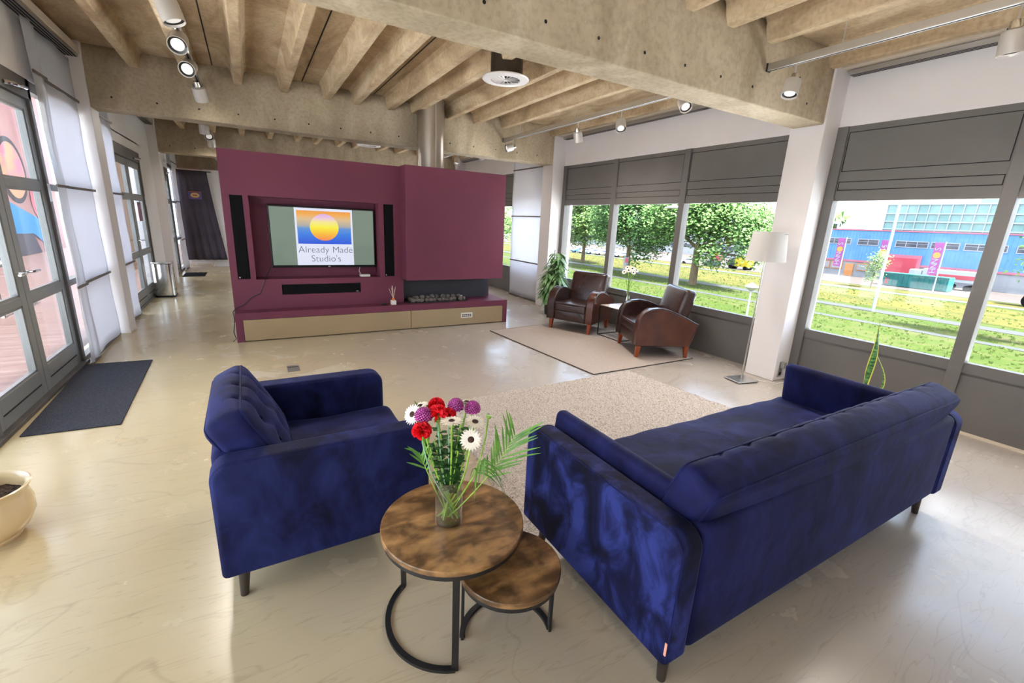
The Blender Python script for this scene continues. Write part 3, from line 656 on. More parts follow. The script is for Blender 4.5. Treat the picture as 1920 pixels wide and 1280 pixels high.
def track(x, y0, y1, z, label, drops=()):
    t = thing('light_track', label, 'light track', (x, 0, z))
    MB().box(-0.022, 0.022, y0, y1, -0.028, 0.028).build('track_body', ALU, t, bevel=0.003)
    MB().box(-0.006, 0.006, y0+0.01, y1-0.01, -0.0295, -0.027).build('track_slot', GROOVE, t)
    for y in drops: MB().tube([(0, y, 0.028), (0, y, ZJ+0.03-z)], 0.004, 6).build('suspension_rod', ALU, t)
    for y in (y0, y1): MB().box(-0.026, 0.026, y-0.012 if y == y0 else y, y if y == y0 else y+0.012, -0.032, 0.032).build('end_cap', BLACKM, t)
def spot(x, y, z, aim, label, power=1.0, drop=0.11, s=1.1, group=None):
    """spot head hanging from a track: adapter, stem, gimbal, barrel, lens; aim = direction it points"""
    t = thing('track_spotlight', label, 'spotlight', (x, y, z), 0, group)
    MB().box(-0.014, 0.014, -0.055, 0.055, -0.026, -0.001).build('adapter', BLACKM, t, bevel=0.003)
    MB().tube([(0, 0, -0.02), (0, 0, -0.02-drop)], 0.006, 8).build('stem', ALU, t)
    d = Vector(aim).normalized(); piv = Vector((0, 0, -0.03-drop)); q = d.to_track_quat('Z', 'Y').to_matrix().to_4x4(); s = 1.32 if x < 0 else s; M = Matrix.Translation(piv+d*0.02) @ q @ Matrix.Scale(s, 4)
    b = MB().lathe([(0.0, -0.055), (0.024, -0.055), (0.028, -0.03), (0.030, 0.0)], seg=20).xf(M); b.build('neck', STEEL, t, smooth=True)
    MB().lathe([(0.034, -0.015), (0.052, -0.005), (0.055, 0.02), (0.055, 0.105), (0.052, 0.105), (0.050, 0.095)], seg=28).xf(M).build('lamp_barrel', LAMPG, t, smooth=True)
    MB().lathe([(0.0, -0.003), (0.05, -0.003)], seg=20).xf(M).build('barrel_back', BLACKM, t)
    MB().lathe([(0.036, 0.088), (0.050, 0.093)], seg=28).xf(M).build('lens_ring', BLACKM, t)
    MB().lathe([(0.0, 0.093), (0.02, 0.092), (0.037, 0.089)], seg=24).xf(M).build('lens', LENS, t, smooth=True)
    MB().tube([piv, piv+Vector((0.03, 0.03, -0.01)), M @ Vector((0.04, 0, -0.03)), M @ Vector((0.03, 0, -0.004))], 0.004, 6).build('lamp_cable', BLACKM, t, smooth=True)
    ld = bpy.data.lights.new('spot_light', 'SPOT'); ld.energy = LAMP_W*power*(0.6 if x < 0 else 1); ld.spot_size = radians(150); ld.spot_blend = 1.0; ld.shadow_soft_size = 0.16; ld.color = (1, 0.93, 0.85)
    lo = bpy.data.objects.new('lamp_light', ld); COL.objects.link(lo); lo.parent = t
    lo.matrix_local = Matrix.Translation(piv+d*0.135*s) @ (-d).to_track_quat('Z', 'Y').to_matrix().to_4x4()
track(-0.37, 2.97, 7.28, 3.06, 'long light track running along the ceiling above the armchair')
spot(-0.37, 4.35, 3.06, (0.3, -0.1, -1), 'white track spotlight cut by the top edge, nearest on the left track', drop=0.03)
spot(-0.37, 5.15, 3.06, (-0.05, -0.75, -0.55), 'white track spotlight facing the camera, second on the left track', drop=0.05)
spot(-0.37, 6.02, 3.06, (-0.15, -0.9, -0.45), 'white track spotlight facing the camera, third on the left track', drop=0.05)
spot(-0.37, 6.85, 3.06, (0.15, 0.5, -0.8), 'black-backed track spotlight closest to the middle beam on the left track', drop=0.06, power=0.07)
track(-0.50, 7.62, 11.93, 3.03, 'light track behind the middle beam on the left')
for k, (y, a) in enumerate(((8.6, (0.2, -0.6, -0.6)), (9.5, (0, 0.3, -1)), (10.5, (0.1, -0.7, -0.5)), (11.3, (0, 0.4, -0.8)))):
    spot(-0.50, y, 3.03, a, ['first', 'second', 'third', 'last'][k]+' small spotlight on the track beyond the middle beam', drop=0.05, power=0.4)
track(-0.55, 12.27, 16.08, 3.03, 'light track nearest the dark curtain')
spot(-0.55, 13.2, 3.03, (0, 0.4, -0.8), 'spotlight above the way to the dark curtain', drop=0.08, power=0.3)
spot(-0.55, 14.4, 3.03, (0.6, -0.2, -0.8), 'farthest spotlight near the dark curtain', drop=0.10, power=0.6)
track(3.93, 2.97, 7.27, 2.96, 'aluminium light track hung on rods above the leather armchairs', (6.75, 5.3, 3.9))
spot(3.93, 6.95, 2.96, (-0.85, 0.1, -0.25), 'track spotlight turned sideways at the far end of the hung track', power=0.07)
spot(3.93, 5.22, 2.96, (0.3, 0.1, -1), 'black-backed track spotlight pointing down above the leather armchairs')
spot(3.93, 4.39, 2.96, (-0.35, -0.5, -0.8), 'silver track spotlight with its lens facing the sofa above the armchair window')
spot(3.93, 3.50, 2.96, (-0.3, -0.65, -0.7), 'silver track spotlight just behind the near beam', drop=0.05)
track(3.93, -1.6, 2.62, 2.96, 'wide light track at the top right in front of the near beam', (2.07, 0.3))
spot(3.93, 2.39, 2.96, (-0.35, -0.1, -0.95), 'white track spotlight hanging in front of the near beam beside the column', power=0.25)
spot(3.93, 1.14, 2.96, (0.1, -0.05, -1), 'large track spotlight at the top right corner of the photo', drop=0.12)
track(3.93, 7.65, 10.5, 2.97, 'light track beyond the middle beam above the plum wall')
spot(3.93, 9.30, 2.97, (-0.3, -0.3, -0.9), 'small spotlight left of two above the plum wall', drop=0.08, power=0.3)
spot(3.93, 8.25, 2.97, (0.5, 0.2, -0.7), 'small spotlight right of two above the plum wall', drop=0.08, power=0.3)

# ================================================================== SOFAS
def sofa(name, label, cat, loc, rz, W, D, tufts, zarm=0.67, backz=0.80, pads=False, tilt=17, seat_front=0.03):
    """upholstered seat facing +y: slab arms, back panel, platform, seat and back cushions, legs"""
    t = thing(name, label, cat, loc, rz); hw = W/2; hd = D/2; ta = 0.115; zb = 0.16
    def arm(sx):
        r = 0.075
        poly = [(-hd, zb), (hd, zb)]+arc(hd-r, zarm-r, r, 0, 90, 6)+arc(-hd+r, zarm-r, r, 90, 180, 6)
        x0, x1 = (hw-ta, hw) if sx > 0 else (-hw, -hw+ta)
        o = MB().prism(poly, x0, x1, 'x').build('armrest', VELVETB if W > 1.5 else VELVETC, t, bevel=0.022, seg=4)
        e = MB()
        for xx in (x0+0.012, x1-0.012):
            q = [(-hd+0.006, zb+0.02)]+[(-hd+0.006, zarm-r)]+[(y+0.0, z) for y, z in arc(-hd+r, zarm-r, r-0.006, 180, 90, 6)]+arc(hd-r, zarm-r, r-0.006, 90, 0, 6)+[(hd-0.006, zb+0.02)]
            e.tube([(xx, y, z) for y, z in q], 0.004, 5, cap=False)
        e.build('seam_piping', VELVET, o, smooth=True)
    arm(1); arm(-1)
    iw = hw-ta-0.004
    # back panel, leaning a little
    MB().rbox((0, -hd+0.075, (zb+zarm)/2), (iw, 0.07, (zarm-zb)/2-0.002), 0.035, bulge=(0, 0.012, 0), n=8).build('back_panel', VELVET, t, smooth=True)
    MB().box(-iw, iw, -hd+0.03, hd-0.01, zb+0.005, 0.30).build('seat_base', VELVET, t, bevel=0.02, seg=3)
    def wr(p, u):
        if u[2] > 0.3: p.z += 0.004*sin(p.x*23+3*sin(p.y*5))+0.005*sin(p.x*7.3+p.y*11)
        return p
    yb = -hd+0.13
    MB().rbox((0, (yb+hd+seat_front)/2, 0.375), (iw-0.002, (hd+seat_front-yb)/2, 0.075), 0.045, bulge=(0, 0.01, 0.035), n=22, fn=wr).build('seat_cushion', VELVET, t, smooth=True)
    # back cushion with tufted front
    ch, cd = (backz-0.42)/2+0.02, 0.085
    nx, nzz = tufts
    def tuft(p, u):
        if u[1] > 0.2 and abs(u[0]) < 1 and abs(u[2]) < 1:
            fx = (u[0]+1)/2*nx; fz = (u[2]+1)/2*nzz; mid = 0 if fx < 0.5 or fx > nx-0.5 else 1
            dmin = 9
            for i in range(1, nx):
                for j in range(1, nzz):
                    dx = (fx-i)/1.0; dz = (fz-j)/1.0; dmin = min(dmin, sqrt(dx*dx+dz*dz))
            p.y -= 0.035*math.exp(-(dmin/0.30)**2)
            p.y -= mid*0.016*math.exp(-((fx-round(fx))/0.09)**2)*(0.4+0.6*max(0, u[2]))
        return p
    Rm = Matrix.Rotation(radians(tilt), 4, 'X')
    cyc, czc = -hd+0.150, 0.42+ch-0.01
    kn = max(16, nx*8)
    bc = MB().rbox((0, cyc, czc), (iw-0.01, cd, ch), 0.045, bulge=(0.012, 0.035, 0.025), n=kn if kn < 60 else 60, fn=tuft, M=Rm).build('back_cushion', VELVET, t, smooth=True)
    pp = MB()
    for sy in (-1, 1):
        ex, ez, er = iw-0.021, ch-0.013, 0.04
        q = [Vector((x_, sy*(cd-0.013), z_)) for x_, z_ in arc(ex-er, ez-er, er, 0, 90, 5)+arc(-ex+er, ez-er, er, 90, 180, 5)+arc(-ex+er, -ez+er, er, 180, 270, 5)+arc(ex-er, -ez+er, er, 270, 360, 5)+[(ex, ez-er)]]
        pp.tube([Rm @ v+Vector((0, cyc, czc)) for v in q], 0.005, 6, cap=False)
    pp.build('cushion_piping', VELVET, bc, smooth=True)
    if tufts[1] > 1:
        bt = MB()
        for i in range(1, nx):
            for j in range(1, nzz):
                v = Rm @ Vector(((2*i/nx-1)*(iw-0.01), cd+0.0, (2*j/nzz-1)*ch))+Vector((0, cyc, czc)); bt.sphere(v, 0.011, 8, 5)
        bt.build('tuft_buttons', VELVET, bc, smooth=True)
    if pads:
        for sx in (-1, 1):
            Mp = Matrix.Rotation(radians(-7*sx), 4, 'Y')
            def flat(p, u): return p
            pd = MB().rbox((sx*(hw-ta-0.055), 0.085, 0.565), (0.036, 0.37, 0.155), 0.034, bulge=(0.012, 0, 0), n=8, M=Mp).build('side_cushion', VELVET, t, smooth=True)
    for sx in (-1, 1):
        for sy in (-1, 1):
            x, y = sx*(hw-0.10), sy*(hd-0.075)
            MB().cyl((x, y, zb+0.01), (x+sx*0.012, y+sy*0.012, 0.0), 0.027, 0.016, 20).build('leg', DKWOOD, t, smooth=True)
    return t
s1 = sofa('velvet_sofa', 'long navy blue velvet sofa seen from behind, beside the nesting tables', 'sofa', (2.27, 1.195, 0), 0, 2.38, 0.93, (12, 2), pads=True, tilt=22)
o = MB().box(-0.0015, 0.002, -0.008, 0.0, 0, 0.05).build('fabric_label', pmat('tag_orange', srgb('e0a48c'), 0.7), s1, loc=(-1.190, -0.457, 0.22), label='small pale orange fabric label')
s2 = sofa('velvet_armchair', 'navy blue velvet armchair with tufted back cushion, facing the sofa rug', 'armchair', (0.21, 2.30, 0), -pi/2+radians(0.5), 0.95, 0.87, (4, 3), tilt=28, backz=0.79)

# ================================================================== NESTING TABLES AND BOUQUET
def nest_table(label, x, y, r, z, legs, ring, rz):
    t = thing('round_side_table', label, 'side table', (x, y, 0))
    MB().lathe([(0, z-0.021), (r-0.002, z-0.021), (r, z-0.019), (r, z-0.003), (r-0.003, z), (0, z)], seg=72).build('tabletop', WOODTOP, t, smooth=True, auto=20)
    MB().lathe([(r-0.03, z-0.042), (r-0.006, z-0.042), (r-0.006, z-0.0215), (r-0.03, z-0.0215), (r-0.03, z-0.042)], seg=64).build('metal_rim', BLACKM, t, smooth=True, auto=30)
    rr = r-0.018
    for a in legs:
        b = MB().box(-0.006, 0.006, -0.0125, 0.0125, 0.0, z-0.04)
        b.xf(Matrix.Translation((rr*cos(radians(a)), rr*sin(radians(a)), 0)) @ Matrix.Rotation(radians(a), 4, 'Z')); b.build('leg', BLACKM, t, bevel=0.001, seg=1)
    a0, a1 = ring; n = 40; vs = []; fs = []
    for i in range(n+1):
        a = radians(a0+(a1-a0)*i/n)
        for (q, zz) in ((rr-0.011, 0), (rr+0.011, 0), (rr+0.011, 0.013), (rr-0.011, 0.013)): vs.append((q*cos(a), q*sin(a), zz))
    for i in range(n):
        for k in range(4): fs.append((i*4+k, i*4+(k+1) % 4, (i+1)*4+(k+1) % 4, (i+1)*4+k))
    fs += [(0, 1, 2, 3), (n*4+3, n*4+2, n*4+1, n*4)]
    MB().add(vs, fs).build('base_ring', BLACKM, t)
    return t
nest_table('larger round wooden side table with half-ring black base holding the flower vase', 0.60, 1.42, 0.28, 0.45, (-110, 123, 5), (-110, -237), 0)
nest_table('smaller lower round wooden side table tucked beside the velvet sofa', 0.75, 1.215, 0.195, 0.345, (157, -20, 70), (157, -20), 0)

def vase(name, label, loc, prof, water_r, water_z, group=None):
    t = thing(name, label, 'vase', loc)
    MB().lathe(prof, seg=40).build('glass_body', VGLASS, t, smooth=True)
    MB().lathe([(0, 0.010), (water_r, 0.010), (water_r, water_z), (0, water_z)], seg=32).build('water', WATER, t, smooth=True, auto=30)
    return t
VX, VY, VZ = 0.583, 1.425, 0.45
vase('glass_vase', 'clear cylinder glass vase with water on the larger round table', (VX, VY, VZ),
     [(0, 0.0), (0.050, 0.0), (0.0535, 0.004), (0.0535, 0.188), (0.0515, 0.190), (0.0500, 0.188), (0.0500, 0.010), (0, 0.009)], 0.0485, 0.085)

def ribbon(mb, base, d, nrm, length, width, droop=0.0, n=6, tipw=0.0, cup=0.0):
    """pointed leaf or petal as a curved strip with a folded middle"""
    base = Vector(base); d = Vector(d).normalized(); nrm = Vector(nrm); s = d.cross(nrm).normalized(); nn = s.cross(d).normalized()
    vs = []; fs = []
    for i in range(n+1):
        u = i/n; wd = width*(sin(pi*min(1, 0.12+u*0.88))**0.7 if u < 1 else tipw)
        c = base+d*(length*u)-nn*(-cup*u*u)-Vector((0, 0, 1))*(droop*u*u)
        vs += [c-s*wd/2, c-nn*wd*0.12, c+s*wd/2]
    for i in range(n):
        a = i*3; fs += [(a, a+1, a+4, a+3), (a+1, a+2, a+5, a+4)]
    mb.add(vs, fs)
def curve(p0, p1, bend, n=8):
    p0, p1 = Vector(p0), Vector(p1); m_ = (p0+p1)/2+Vector(bend)
    return [(p0*(1-u)**2+m_*2*u*(1-u)+p1*u*u) for u in [i/n for i in range(n+1)]]
def gerbera(label, root, head, face, r=0.045, group=None, eye=True, bend=(0, 0, 0), rs=0):
    root = Vector(root); head = Vector(head); f = Vector(face).normalized()
    t = thing('gerbera_flower', label, 'flower', root, 0, group); h = head-root
    pts = curve((0, 0, 0), h-f*0.012, bend); MB().tube(pts, 0.0032, 7).build('stem', STEM, t, smooth=True)
    q = f.to_track_quat('Z', 'Y').to_matrix().to_4x4(); M = Matrix.Translation(h) @ q; p = MB(); rr = random.Random(rs)
    for ring, (k, rad, lift) in enumerate(((22, r, 0.0), (18, r*0.86, 0.004))):
        for i in range(k):
            a = 2*pi*i/k+ring*0.15+rr.uniform(-.05, .05); d = Vector((cos(a), sin(a), 0.14+lift*20*0.3+rr.uniform(-.06, .06)))
            ribbon(p, (0.006*cos(a), 0.006*sin(a), lift), d, (0, 0, 1), rad-0.006, r*0.23, n=4, cup=-0.003)
    p.xf(M); p.build('petals', PETALW, t, smooth=True)
    MB().lathe([(0, 0.009), (0.007, 0.0085), (0.0115, 0.005), (0.012, 0)], seg=16).xf(M).build('flower_centre', FEYE if eye else FYEL, t, smooth=True)
    MB().lathe([(0.0, -0.014), (0.009, -0.008), (0.012, 0.0)], seg=12).xf(M).build('calyx', STEM, t, smooth=True)
    return t
def carnation(label, root, head, r=0.034, bend=(0, 0, 0), rs=0, group=None):
    root = Vector(root); h = Vector(head)-root; t = thing('carnation_flower', label, 'flower', root, 0, group)
    MB().tube(curve((0, 0, 0), h-Vector((0, 0, 0.03)), bend), 0.0026, 6).build('stem', pmat('blue_green_stem', srgb('6f9a78'), 0.5, col2=srgb('8fb595'), scale=20), t, smooth=True)
    p = MB(); rr = random.Random(rs)
    for i in range(46):
        z = rr.uniform(-0.25, 1); a = rr.uniform(0, 2*pi); d = Vector((cos(a)*sqrt(max(0, 1-z*z)), sin(a)*sqrt(max(0, 1-z*z)), z))
        c = h+d*r*0.25; s = d.orthogonal().normalized(); b_ = d.cross(s); th = rr.uniform(0, pi); s, b_ = s*cos(th)+b_*sin(th), b_*cos(th)-s*sin(th)
        vs = []; n = 5
        for j in range(n+1):
            u = j/n*2-1
            for v in (0, 0.5, 1): vs.append(c+d*(v*r*0.85*(1-0.25*u*u))+s*(u*r*0.55*(0.3+0.7*v))+b_*(v*r*0.16*sin(j*2.5+i)))
        p.add(vs, [(j*3+v, j*3+v+1, j*3+v+4, j*3+v+3) for j in range(n) for v in (0, 1)])
    p.build('petals', PETALR, t, smooth=True)
    MB().lathe([(0.003, -0.035), (0.009, -0.028), (0.010, -0.008), (0.013, 0.0)], seg=12).xf(Matrix.Translation(h)).build('calyx', STEM, t, smooth=True)
def pompon(label, root, head, r=0.03, bend=(0, 0, 0), rs=0):
    root = Vector(root); h = Vector(head)-root; t = thing('chrysanthemum_flower', label, 'flower', root)
    MB().tube(curve((0, 0, 0), h-Vector((0, 0, 0.018)), bend), 0.003, 6).build('stem', STEM, t, smooth=True)
    p = MB(); N = 150
    for i in range(N):
        z = 1-1.45*(i+0.5)/N; a = i*2.39996; q = sqrt(max(0, 1-z*z)); d = Vector((q*cos(a), q*sin(a), z))
        tn = Vector((-sin(a), cos(a), 0)) if q > .05 else Vector((1, 0, 0)); upv = (Vector((0, 0, 1))-d*d.z); upv = upv.normalized() if upv.length > .05 else Vector((0, 1, 0))
        c = h+d*r*0.55; L = r*0.50; wd = r*0.15
        vs = [c-tn*wd, c+tn*wd, c+d*L-tn*wd*0.8+upv*L*0.1, c+d*L+tn*wd*0.8+upv*L*0.1, c+d*L*1.02+upv*L*0.42, c+d*L*0.5-upv*wd*1.2]
        p.add(vs, [(0, 1, 3, 2), (2, 3, 4), (0, 2, 5), (1, 3, 5), (0, 1, 5)])
    p.sphere(h, r*0.75, 12, 8); p.build('petals', PETALP, t, smooth=True, auto=70)
R0 = (VX, VY, VZ+0.014)
bq = [
 ('carn', 'red carnation lowest at the left edge of the bouquet', (-0.122, -0.044, 0.430), 0.033, (-0.05, -0.02, 0.0)),
 ('carn', 'bright red carnation in front at the top of the bouquet', (-0.052, -0.016, 0.470), 0.035, (-0.02, 0, 0)),
 ('carn', 'deeper red carnation behind the front one in the bouquet', (-0.032, 0.054, 0.472), 0.030, (-0.02, 0.02, 0)),
 ('carn', 'small red carnation to the right of the bright red pair', (-0.011, -0.017, 0.462), 0.026, (0, 0, 0)),
 ('pom', 'magenta pompon chrysanthemum leftmost in the bouquet', (-0.104, -0.009, 0.470), 0.031, (-0.04, 0, 0)),
 ('pom', 'magenta pompon chrysanthemum in the top middle of the bouquet', (0.022, -0.005, 0.485), 0.029, (0, 0.02, 0)),
 ('pom', 'magenta pompon chrysanthemum topmost on the right of the bouquet', (0.083, -0.020, 0.470), 0.029, (0.03, 0.01, 0)),
]
rr = random.Random(11)
for kind, lab, (dx, dy, dz), r, bend in bq:
    root = (R0[0]-dx*0.32, R0[1]-dy*0.32, R0[2]); head = (VX+dx, VY+dy, VZ+dz)
    (carnation if kind == 'carn' else pompon)(lab, root, head, r, bend, rs=rr.randrange(99))
for k, (lab, (dx, dy, dz), face, r, bend) in enumerate([
 ('large white gerbera facing the camera at the front right of the bouquet', (0.022, -0.142, 0.412), (-0.30, -0.75, 0.60), 0.041, (0.03, -0.04, -0.02)),
 ('white gerbera tilted upward in the middle of the bouquet', (-0.032, -0.097, 0.472), (0.0, 0.05, 1.0), 0.044, (0.0, -0.02, 0)),
 ('white gerbera with brown eye right of centre in the bouquet', (0.060, -0.093, 0.450), (0.0, -0.3, 0.95), 0.038, (0.03, 0, 0)),
 ('white gerbera turned away at the right edge of the bouquet', (0.126, -0.074, 0.455), (0.5, 0.25, 0.8), 0.036, (0.07, -0.04, -0.08)),
 ('white gerbera seen side-on at the upper left of the bouquet', (-0.126, 0.045, 0.458), (-0.75, -0.35, 0.5), 0.040, (-0.03, 0, 0)),
 ('white gerbera peeking out behind the left pompon', (-0.088, 0.075, 0.470), (-0.35, 0.1, 0.9), 0.036, (-0.03, 0.02, 0)),
 ('white gerbera lying flat behind the topmost pompons', (0.082, 0.030, 0.475), (0.1, 0.2, 0.97), 0.036, (0.02, 0.02, 0)),
]):
    gerbera(lab, (R0[0]-dx*0.32, R0[1]-dy*0.32, R0[2]), (VX+dx, VY+dy, VZ+dz), face, r, None, True, bend, k)
def palm(label, root, tip, bend, nleaf=18, ll=0.16, rs=0, droop=0.05, start=0.45):
    root = Vector(root); tipv = Vector(tip)-root; t = thing('palm_frond', label, 'palm leaf', root); pts = curve((0, 0, 0), tipv, bend, 16)
    MB().tube(pts, [0.003*(1-0.7*i/16) for i in range(17)], 6).build('midrib', STEM, t, smooth=True)
    p = MB(); rr = random.Random(rs)
    for i in range(nleaf):
        u = start+(1-start)*i/nleaf; k = min(15, int(u*16)); c = pts[k]+(pts[k+1]-pts[k])*(u*16-k); d = (pts[k+1]-pts[k]).normalized()
        side = (d.cross(Vector((0.49, 0.83, -0.25))).normalized()*0.9+d.cross(Vector((0, 0, 1)))*0.4)*(1 if i % 2 else -1)
        L = ll*(0.65+0.35*sin(pi*(0.15+0.7*(i/nleaf))))*rr.uniform(.85, 1.1)
        dd = (d*1.0+side*rr.uniform(0.35, 0.95)+Vector((0, 0, rr.uniform(-.1, .15)))).normalized()
        ribbon(p, c, dd, Vector((-0.3, -0.6, 0.7)), L, 0.0075, droop=droop*rr.uniform(.5, 1.6), n=6)
    p.build('leaflets', LEAF, t, smooth=True)
palm('long green palm frond arching right from the bouquet', R0, (VX+0.17, VY-0.20, VZ+0.43), (0.02, -0.05, 0.02), 26, 0.15, 1, 0.01, 0.5)
palm('palm frond drooping over the right rim of the vase', R0, (VX+0.07, VY-0.17, VZ+0.34), (0.01, -0.02, 0.06), 14, 0.11, 2, 0.13, 0.7)
palm('palm frond standing behind the flowers at the left', R0, (VX-0.085, VY+0.08, VZ+0.46), (-0.01, 0.01, 0), 16, 0.06, 3, 0.0, 0.5)
palm('short palm frond poking out left under the carnation', R0, (VX-0.12, VY-0.01, VZ+0.33), (-0.02, 0.0, 0.03), 10, 0.09, 5, 0.01, 0.7)
def leafy(label, root, tip, bend, n, lw, ll, rs):
    root = Vector(root); tv = Vector(tip)-root; t = thing('foliage_sprig', label, 'greenery', root); pts = curve((0, 0, 0), tv, bend, 12)
    MB().tube(pts, 0.0025, 6).build('stem', STEM, t, smooth=True); p = MB(); rr = random.Random(rs)
    for i in range(n):
        u = 0.42+0.56*i/n; k = min(11, int(u*12)); c = pts[k]; a = i*2.4; d = Vector((cos(a), sin(a), rr.uniform(0.1, 0.6)))
        for off in (-0.6, 0, 0.6):
            d2 = Matrix.Rotation(off, 3, 'Z') @ d; ribbon(p, c+d*ll*0.15, d2, Vector((0, 0, 1)), ll*(1 if off == 0 else .7), lw, droop=0.008, n=4)
    p.build('leaves', LEAFD, t, smooth=True)
for k, (dx, dy, dz) in enumerate([(-0.03, 0.03, 0.41), (0.03, -0.03, 0.42), (0.06, 0.01, 0.42), (-0.06, 0.0, 0.36), (0.01, -0.06, 0.33)]):
    leafy(['dark leafy stem in the heart of the bouquet', 'dark leafy stem right of the centre of the bouquet', 'dark leafy stem under the topmost pompons', 'dark leafy stem at the left of the bouquet', 'dark leafy stem low at the front of the bouquet'][k],
          (R0[0]-dx*.3, R0[1]-dy*.3, R0[2]), (VX+dx, VY+dy, VZ+dz), (0, 0, 0), 24, 0.019, 0.040, k)

# ================================================================== LEATHER ARMCHAIRS, SMALL TABLE
def leather_chair(label, loc, rz):
    """facing +y; about 0.80 wide"""
    t = thing('leather_armchair', label, 'armchair', loc, rz)
    hw = 0.395; ta = 0.125; hd = 0.37; zb = 0.155
    def armprof():
        ZS_ = 1.09
        ctrl = [(hd-0.01, zb), (hd-0.005, 0.36), (hd-0.025, 0.47), (hd-0.08, 0.545), (hd-0.16, 0.588), (hd-0.26, 0.600), (hd-0.38, 0.585), (hd-0.50, 0.548), (hd-0.62, 0.50), (hd-0.74, 0.445), (-hd-0.055, 0.425), (-hd-0.045, 0.39), (-hd+0.03, zb)]
        return [(y, zb+(z-zb)*ZS_) for y, z in ctrl]
    for sx in (-1, 1):
        x0, x1 = (hw-ta, hw) if sx > 0 else (-hw, -hw+ta)
        o = MB().prism(armprof(), x0, x1, 'x').build('armrest', LEATHERB if sx < 0 else LEATHER, t, bevel=0.018, seg=4)
        pr = armprof(); e = MB()
        for xx in (x0+0.006, x1-0.006): e.tube([(xx, y, z) for y, z in pr], 0.006, 6, cap=False)
        e.build('welt', LEATHER, o, smooth=True)
    iw = hw-ta-0.004
    MB().rbox((0, hd-0.045, 0.235), (iw, 0.03, 0.08), 0.018, bulge=(0, 0.012, 0), n=6).build('front_panel', LEATHER, t, smooth=True)
    MB().box(-iw, iw, -hd+0.03, hd-0.05, zb, 0.30).build('seat_frame', LEATHER, t)
    MB().rbox((0, 0.03, 0.36), (iw, 0.335, 0.065), 0.028, bulge=(0, 0.008, 0.022), n=8).build('seat_cushion', LEATHER, t, smooth=True)
    pp = MB()
    for z in (0.30, 0.42): pp.tube([(-iw+0.01, -0.25, z), (-iw+0.01, 0.362, z), (iw-0.01, 0.362, z), (iw-0.01, -0.25, z)], 0.005, 6)
    pp.build('seat_welt', LEATHER, t, smooth=True)
    Mx = Matrix.Rotation(radians(14), 4, 'X')
    MB().rbox((0, -hd+0.10, 0.59), (iw+0.045, 0.080, 0.285), 0.055, bulge=(0, 0.018, 0.0), n=8, M=Mx).build('backrest', LEATHER, t, smooth=True)
    MB().box(-iw, iw, -hd-0.00, -hd+0.05, zb, 0.42).build('back_panel', LEATHER, t, bevel=0.01)
    for sx in (-1, 1):
        for sy in (-1, 1):
            x, y = sx*(hw-0.065), sy*(hd-0.055)-0.01
            b_ = MB(); s0, s1_ = 0.030, 0.019; dy = 0.015*sy
            b_.add([(x-s0, y-s0, zb+.01), (x+s0, y-s0, zb+.01), (x+s0, y+s0, zb+.01), (x-s0, y+s0, zb+.01), (x-s1_, y+dy-s1_, 0), (x+s1_, y+dy-s1_, 0), (x+s1_, y+dy+s1_, 0), (x-s1_, y+dy+s1_, 0)],
                   [(0, 1, 2, 3), (7, 6, 5, 4), (0, 4, 5, 1), (1, 5, 6, 2), (2, 6, 7, 3), (3, 7, 4, 0)])
            b_.build('leg', CHERRY, t, bevel=0.003)
    return t
leather_chair('dark brown leather club armchair nearer the floor lamp, turned side-on', (4.585, 4.10, 0.012), radians(66))
leather_chair('dark brown leather club armchair beside the tall potted plant, facing the room', (4.475, 5.53, 0.012), radians(115))
t = thing('wire_side_table', 'small side table with thin black wire frame between the leather armchairs', 'side table', (4.72, 4.82, 0.012))
f_ = MB(); a = 0.24; h = 0.45; q = 0.006
for sx in (-1, 1):
    for sy in (-1, 1): f_.box(sx*a-q, sx*a+q, sy*a-q, sy*a+q, 0, h)
for z in (q, h-q):
    for s in (-1, 1): f_.box(-a, a, s*a-q, s*a+q, z-q, z+q); f_.box(s*a-q, s*a+q, -a, a, z-q, z+q)
f_.build('wire_frame', BLACKM, t)
MB().box(-a+0.002, a-0.002, -a+0.002, a-0.002, h, h+0.012).build('tabletop', pmat('light_wood', srgb('b99d86'), 0.22, col2=srgb('a88b73'), scale=5, stretch=(1, 6, 1), coat=0.4), t, bevel=0.002)
W2 = (4.66, 4.70, 0.475)
vase('glass_vase', 'slim waisted glass vase on the wire table by the window', W2, [(0, 0), (0.038, 0), (0.045, 0.02), (0.05, 0.06), (0.045, 0.11), (0.028, 0.17), (0.024, 0.21), (0.033, 0.25), (0.030, 0.25), (0.021, 0.21), (0.025, 0.17), (0.042, 0.11), (0.047, 0.06), (0.042, 0.02), (0, 0.01)], 0.040, 0.09)
for k in range(8):
    a = k*2*pi/8+0.3; r_ = 0.085 if k % 2 else 0.05; hd_ = (W2[0]+r_*cos(a), W2[1]+r_*sin(a), W2[2]+0.52+0.03*(k % 3))
    gerbera('small white gerbera in the slim vase on the wire table', (W2[0]-0.01*cos(a), W2[1]-0.01*sin(a), W2[2]+0.014), hd_, (cos(a)*.5-0.5, sin(a)*.4-0.6, 0.75), 0.040, 'white gerberas in the window vase', True, (-0.04*cos(a), -0.04*sin(a), 0.03), k)

